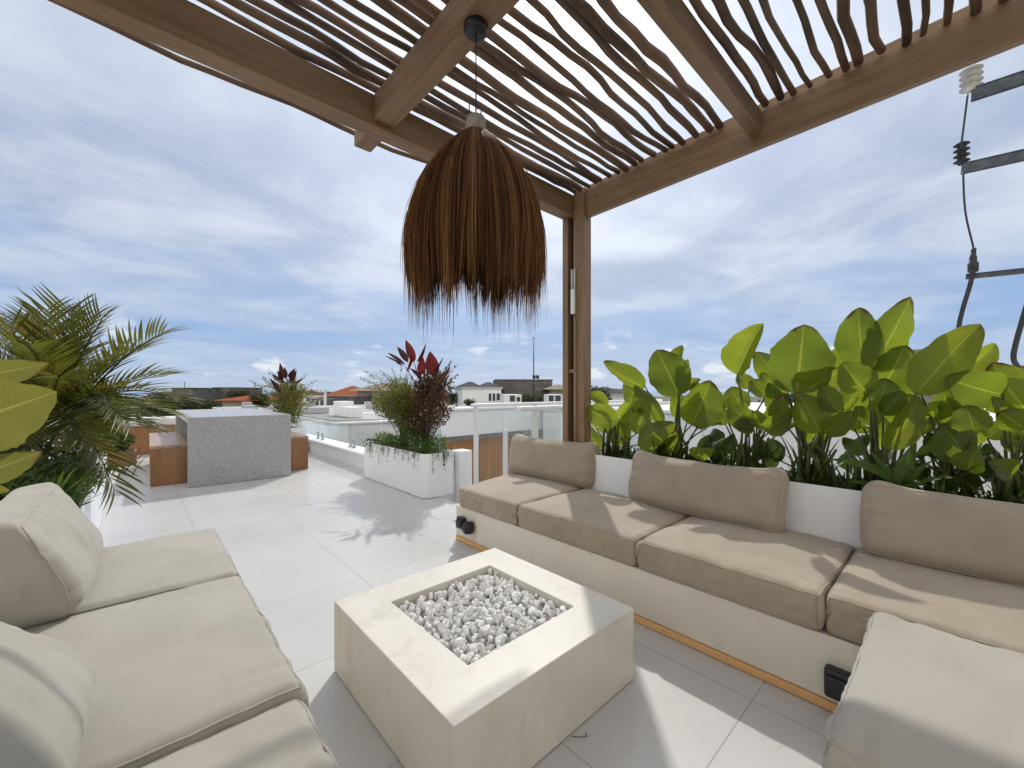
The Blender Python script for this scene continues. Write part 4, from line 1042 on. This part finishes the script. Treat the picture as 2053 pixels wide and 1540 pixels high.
# long white terrace roofs past the glass fence
def flat(label, pts, z0, z1, cap=.06, name='neighbour_house'):
    t = thing(name, label, 'house', (*pts[0], -9)); n = len(pts)
    def prism(grow, a, b):
        c = Vector((sum(p[0] for p in pts)/n, sum(p[1] for p in pts)/n, 0)); m = MB()
        P_ = [c+(Vector((*p, 0))-c)*(1+grow) for p in pts]
        m.v = [p+Vector((0, 0, a)) for p in P_]+[p+Vector((0, 0, b)) for p in P_]
        m.f = [[k, (k+1) % n, n+(k+1) % n, n+k] for k in range(n)]+[list(range(n, 2*n)), list(reversed(range(n)))]; return m
    prism(0, z0, z1).build('wall', 'white_render', t, bev=.02); prism(.012, z1+.002, z1+cap).build('parapet_cap', 'white_paint', t, bev=.02)
    prism(-.09, z1+cap+.002, z1+cap+.03).build('roof', 'far_pale', t)
    rq = random.Random(n*7+int(pts[0][0]*10)); xs_, ys_ = [q[0] for q in pts], [q[1] for q in pts]
    for q in range(4):
        x, y = rq.uniform(min(xs_)+.3, max(xs_)-.8), rq.uniform(min(ys_)+1, max(ys_)-1); h = rq.uniform(.15, .42)
        MB().box(x, x+rq.uniform(.3, .6), y, y+rq.uniform(.3, .8), z1+cap+.032, z1+cap+.03+h).build('roof_unit', rq.choice(['far_pale', 'far_grey', 'far_white']), t, bev=.02)
    return t
flat('white flat-roofed house with a pale terrace roof past the glass fence', [(3.4, 9.6), (4.9, 9.3), (4.9, 17), (3.4, 17)], -9, .38)
flat('long low white house whose roof shows between the shrubs', [(5.6, 17.2), (15, 17.2), (15, 27), (5.6, 27)], -9, .2)
flat('low white house with a pale roof beyond the glass fence corner', [(3.4, 18), (5.4, 18), (5.4, 30), (3.4, 30)], -9, .15)
# big white wall behind the long planter
bwl = thing('neighbour_house', 'large white rendered house wall behind the paddle leaves', 'house', (6, 0, -9))
MB().box(6.2, 12, -9, 5.4, -9, .80).build('wall', 'white_render', bwl, bev=.02)
MB().box(6.15, 12.05, -9.05, 5.45, .802, .86).build('parapet_cap', 'white_render', bwl, bev=.01)
for (y, z) in ((4.0, -.2), (2.2, -.3)):
    w_ = MB().box(6.17, 6.198, y-.2, y+.2, z-.35, z+.45).build('window', 'white_paint', bwl); MB().box(6.155, 6.169, y-.16, y+.16, z-.31, z+.41).build('pane', 'dark_glass', w_)

block('house', 'slate-roofed house with twin hipped roofs behind the white box house', 915, 958, 781, 62, 9, 'far_cream', 'hip', 764, 'slate_roof', grp='distant houses')
block('house', 'slate hipped roof joined beside the twin roof', 956, 996, 781, 66, 9, 'far_cream', 'hip', 765, 'slate_roof', grp='distant houses')
block('house', 'white box house with dark windows below the slate roofs', 927, 1006, 780, 46, 7, 'far_white', 'flat', None, 'far_pale', [(980, 985, 789, 804), (988, 993, 789, 804), (996, 1003, 789, 803)], .25)
block('house', 'small white house with a dark doorway below the dark block', 1010, 1046, 791, 40, 5, 'far_white', None, None, 'far_white', [(1022, 1032, 793, 805), (1036, 1043, 796, 805)], .1)
db = block('house', 'long dark grey flat block with a water tank on its roof', 994, 1108, 763, 75, 14, 'far_grey', 'flat', None, 'far_grey', [], .08)
mt = local(1074, 76); zz_ = zt(761, 76)
tank = thing('water_tank', 'black round water tank on the dark grey block', 'water tank', mt.translation+Vector((0, 0, zz_)))
for dx in (-.3, .35): MB().lathe([(.25, 0), (.3, .1), (.3, .55), (.2, .68)], 14, mt.translation+RT*dx+Vector((0, 0, zz_+.14))).build('tank', 'black_rubber', tank, True)
mp_ = at_z(1070, 800, 55)
mast = thing('radio_mast', 'tall thin dark radio mast in front of the dark block', 'mast', (mp_.x, mp_.y, -9))
MB().tube([(mp_.x, mp_.y, -9), (mp_.x, mp_.y, zt(720, 55)), (mp_.x, mp_.y, zt(676, 55))], [.10, .07, .03], 6).build('pole', 'black_rubber', mast)
MB().tube([mp_+RT*-.25+Vector((0, 0, zt(678, 55)-mp_.z)), mp_+RT*.25+Vector((0, 0, zt(678, 55)-mp_.z))], .03, 5).build('aerial', 'black_rubber', mast)
for (px_, y_, Z_, l_) in ((370, 766, 70, 'thin short aerial on the skyline by the palm tips'), (511, 766, 60, 'thin wooden mast over the red low-roofed house')):
    q_ = at_z(px_, 800, Z_); m_ = thing('aerial_mast', l_, 'mast', (q_.x, q_.y, -9)); MB().tube([(q_.x, q_.y, -9), (q_.x, q_.y, zt(y_, Z_))], [.09, .05], 6).build('pole', 'twig', m_)
    MB().tube([Vector((q_.x, q_.y, zt(y_+2, Z_)))-RT*.3, Vector((q_.x, q_.y, zt(y_+2, Z_)))+RT*.3], .025, 5).build('crossbar', 'twig', m_)
block('house', 'white glazed roof room at the pergola post', 1097, 1128, 791, 38, 4, 'far_white', None, None, 'far_white', [(1100, 1110, 793, 805), (1113, 1124, 793, 805)])
block('house', 'tan-roofed house peeping out beside the pergola post', 1104, 1145, 781, 70, 9, 'far_cream', 'hip', 770, 'thatch')
block('house', 'red hip-roofed house between the two shrubs', 655, 712, 797, 66, 10, 'far_cream', 'hip', 773, 'red_tile')
block('house', 'long red-tiled house partly hidden by the twiggy shrub', 690, 760, 797, 74, 9, 'far_cream', 'hip', 780, 'red_tile')
block('house', 'dark brown walled building below the red hip roof', 640, 712, 797, 52, 8, 'far_grey', 'flat', None, 'far_grey')
block('house', 'pale thatch-coloured roof behind the twiggy shrub', 716, 790, 784, 58, 9, 'far_cream', 'hip', 766, 'thatch')
gh = thing('roof_room', 'white framed roof room with balcony bars beside the maroon plant', 'house', at_z(630, 800, 45))
for a, b in ((607, 613), (648, 654)): 
    mt = local((a+b)/2, 45); MB().box(-.12, .12, 0, .24, -9, zt(782, 45), mt).build('post', 'far_white', gh)
mt = local(630, 45); MB().box(-1.3, 1.3, 0, .2, zt(783, 45), zt(780, 45), mt).build('lintel', 'far_white', gh); MB().box(-1.3, 1.3, .25, 4, -9, zt(800, 45), mt).build('wall', 'far_grey', gh)
MB().box(-1.3, 1.3, -.02, 0, zt(796, 45), zt(794, 45), mt).build('balcony_rail', 'far_white', gh)
for x in (627, 636):
    mt = local(x, 44.6); MB().box(-.16, .16, 0, .2, zt(818, 44.6), zt(804, 44.6), mt).build('door', 'dark_glass', gh); MB().box(-.24, -.165, 0, .2, zt(819, 44.6), zt(802, 44.6), mt).box(.165, .24, 0, .2, zt(819, 44.6), zt(802, 44.6), mt).build('door_frame', 'far_white', gh)
block('house', 'red low-roofed house with a pale teal wall behind the dining table', 446, 512, 803, 60, 8, 'far_cream', 'hip', 792, 'red_tile')
block('house', 'grey curved-top block on the skyline over the dining table', 427, 468, 778, 120, 14, 'far_grey', 'flat', None, 'far_grey')
block('house', 'dark flat building on the skyline at the palm tips', 345, 386, 779, 110, 12, 'far_grey', 'flat', None, 'slate_roof')
block('house', 'tan timber roof structure above the paddle leaves', 1830, 1975, 716, 14, 4, 'thatch', 'flat', None, 'thatch', [], .75)
block('house', 'red-tiled roof at the frame edge behind the hanging cable', 1985, 2110, 738, 16, 5, 'far_cream', 'hip', 718, 'red_tile', [], .75)
block('house', 'white house with a dark roof at the post behind the paddle leaves', 1178, 1270, 786, 44, 8, 'far_white', 'hip', 776, 'slate_roof')
# more roofs farther out along the skyline
rgs = random.Random(77)
LB = ['far small white house low on the skyline', 'far small cream house low on the skyline', 'far small dark house low on the skyline']
for i in range(44):
    px = rgs.uniform(280, 1300); Z = rgs.uniform(90, 300); w = rgs.uniform(18, 44); k = rgs.randrange(3)
    block('house', LB[k], px-w/2, px+w/2, rgs.uniform(787, 799), Z, 10, ('far_white', 'far_cream', 'far_grey')[k], rgs.choice(['hip', 'flat', 'hip']), rgs.uniform(780, 785), rgs.choice(['red_tile', 'red_tile', 'slate_roof']), grp='small houses along the skyline')
# trees among the houses
def tree(label, px, ytop, Z, wpx, seed, grp='trees among the houses'):
    rg = random.Random(seed); c = at_z(px, HY, Z); top = zt(ytop, Z); r = wpx/FPX*Z/2
    t = thing('tree', label, 'tree', (c.x, c.y, -9), grp)
    MB().tube([(c.x, c.y, -9), (c.x+.2, c.y, (top-9)/2), (c.x, c.y, top-r*.8)], [.35, .25, .1], 7).build('trunk', 'twig', t, True)
    cl = [((c.x+rg.uniform(-r, r)*.75, c.y+rg.uniform(-r, r)*.75, top-r*.55-rg.uniform(0, r*1.2)), (r*.5, r*.5, r*.42)) for _ in range(11)]
    mb = MB(); leaf_cloud(mb, rg, cl, 1600, r*.17, .6); mb.build('crown', 'tree_leaf', t)
TR = [('dark tree on the skyline beside the grey curved block', 482, 777, 70, 40), ('dark tree in front of the skyline block at the palm tips', 400, 789, 50, 60), ('low tree beside the teal-walled red house', 372, 793, 36, 50), ('green tree below the dark flat block', 1050, 784, 50, 50),
      ('small green tree beside the white glazed roof room', 1085, 788, 44, 30), ('dark tree at the pergola post above the leaves', 1205, 770, 40, 40), ('dark round tree seen over the loose paddle plant', 1245, 776, 48, 40), ('low green tree before the white box house', 945, 795, 34, 30),
      ('dark tree left of the maroon plant', 520, 783, 60, 36), ('low tree behind the golden shrub', 320, 784, 34, 60), ('low tree between the slate roofs and copper shrub', 905, 785, 50, 26)]
for i, (l, px, y, Z, w) in enumerate(TR): tree(l, px, y, Z, w, 200+i)
rg = random.Random(55); tl = MB()
for i in range(150):
    px = rg.uniform(-200, 2300); Z = rg.uniform(60, 420); c = at_z(px, HY, Z); r = rg.uniform(2.0, 5.5); h = rg.uniform(-6.5, -1.5) if Z < 200 else rg.uniform(-6, .2)
    leaf_cloud(tl, rg, [((c.x+rg.uniform(-r, r), c.y+rg.uniform(-r, r), h-rg.uniform(0, 1.5)), (r, r, r*.5)) for _ in range(3)], 170, r*.28, .7)
tag(tl.build('woods', 'tree_leaf'), 'dark green tree cover between the roofs out to the sea', 'woods', None, 'stuff')
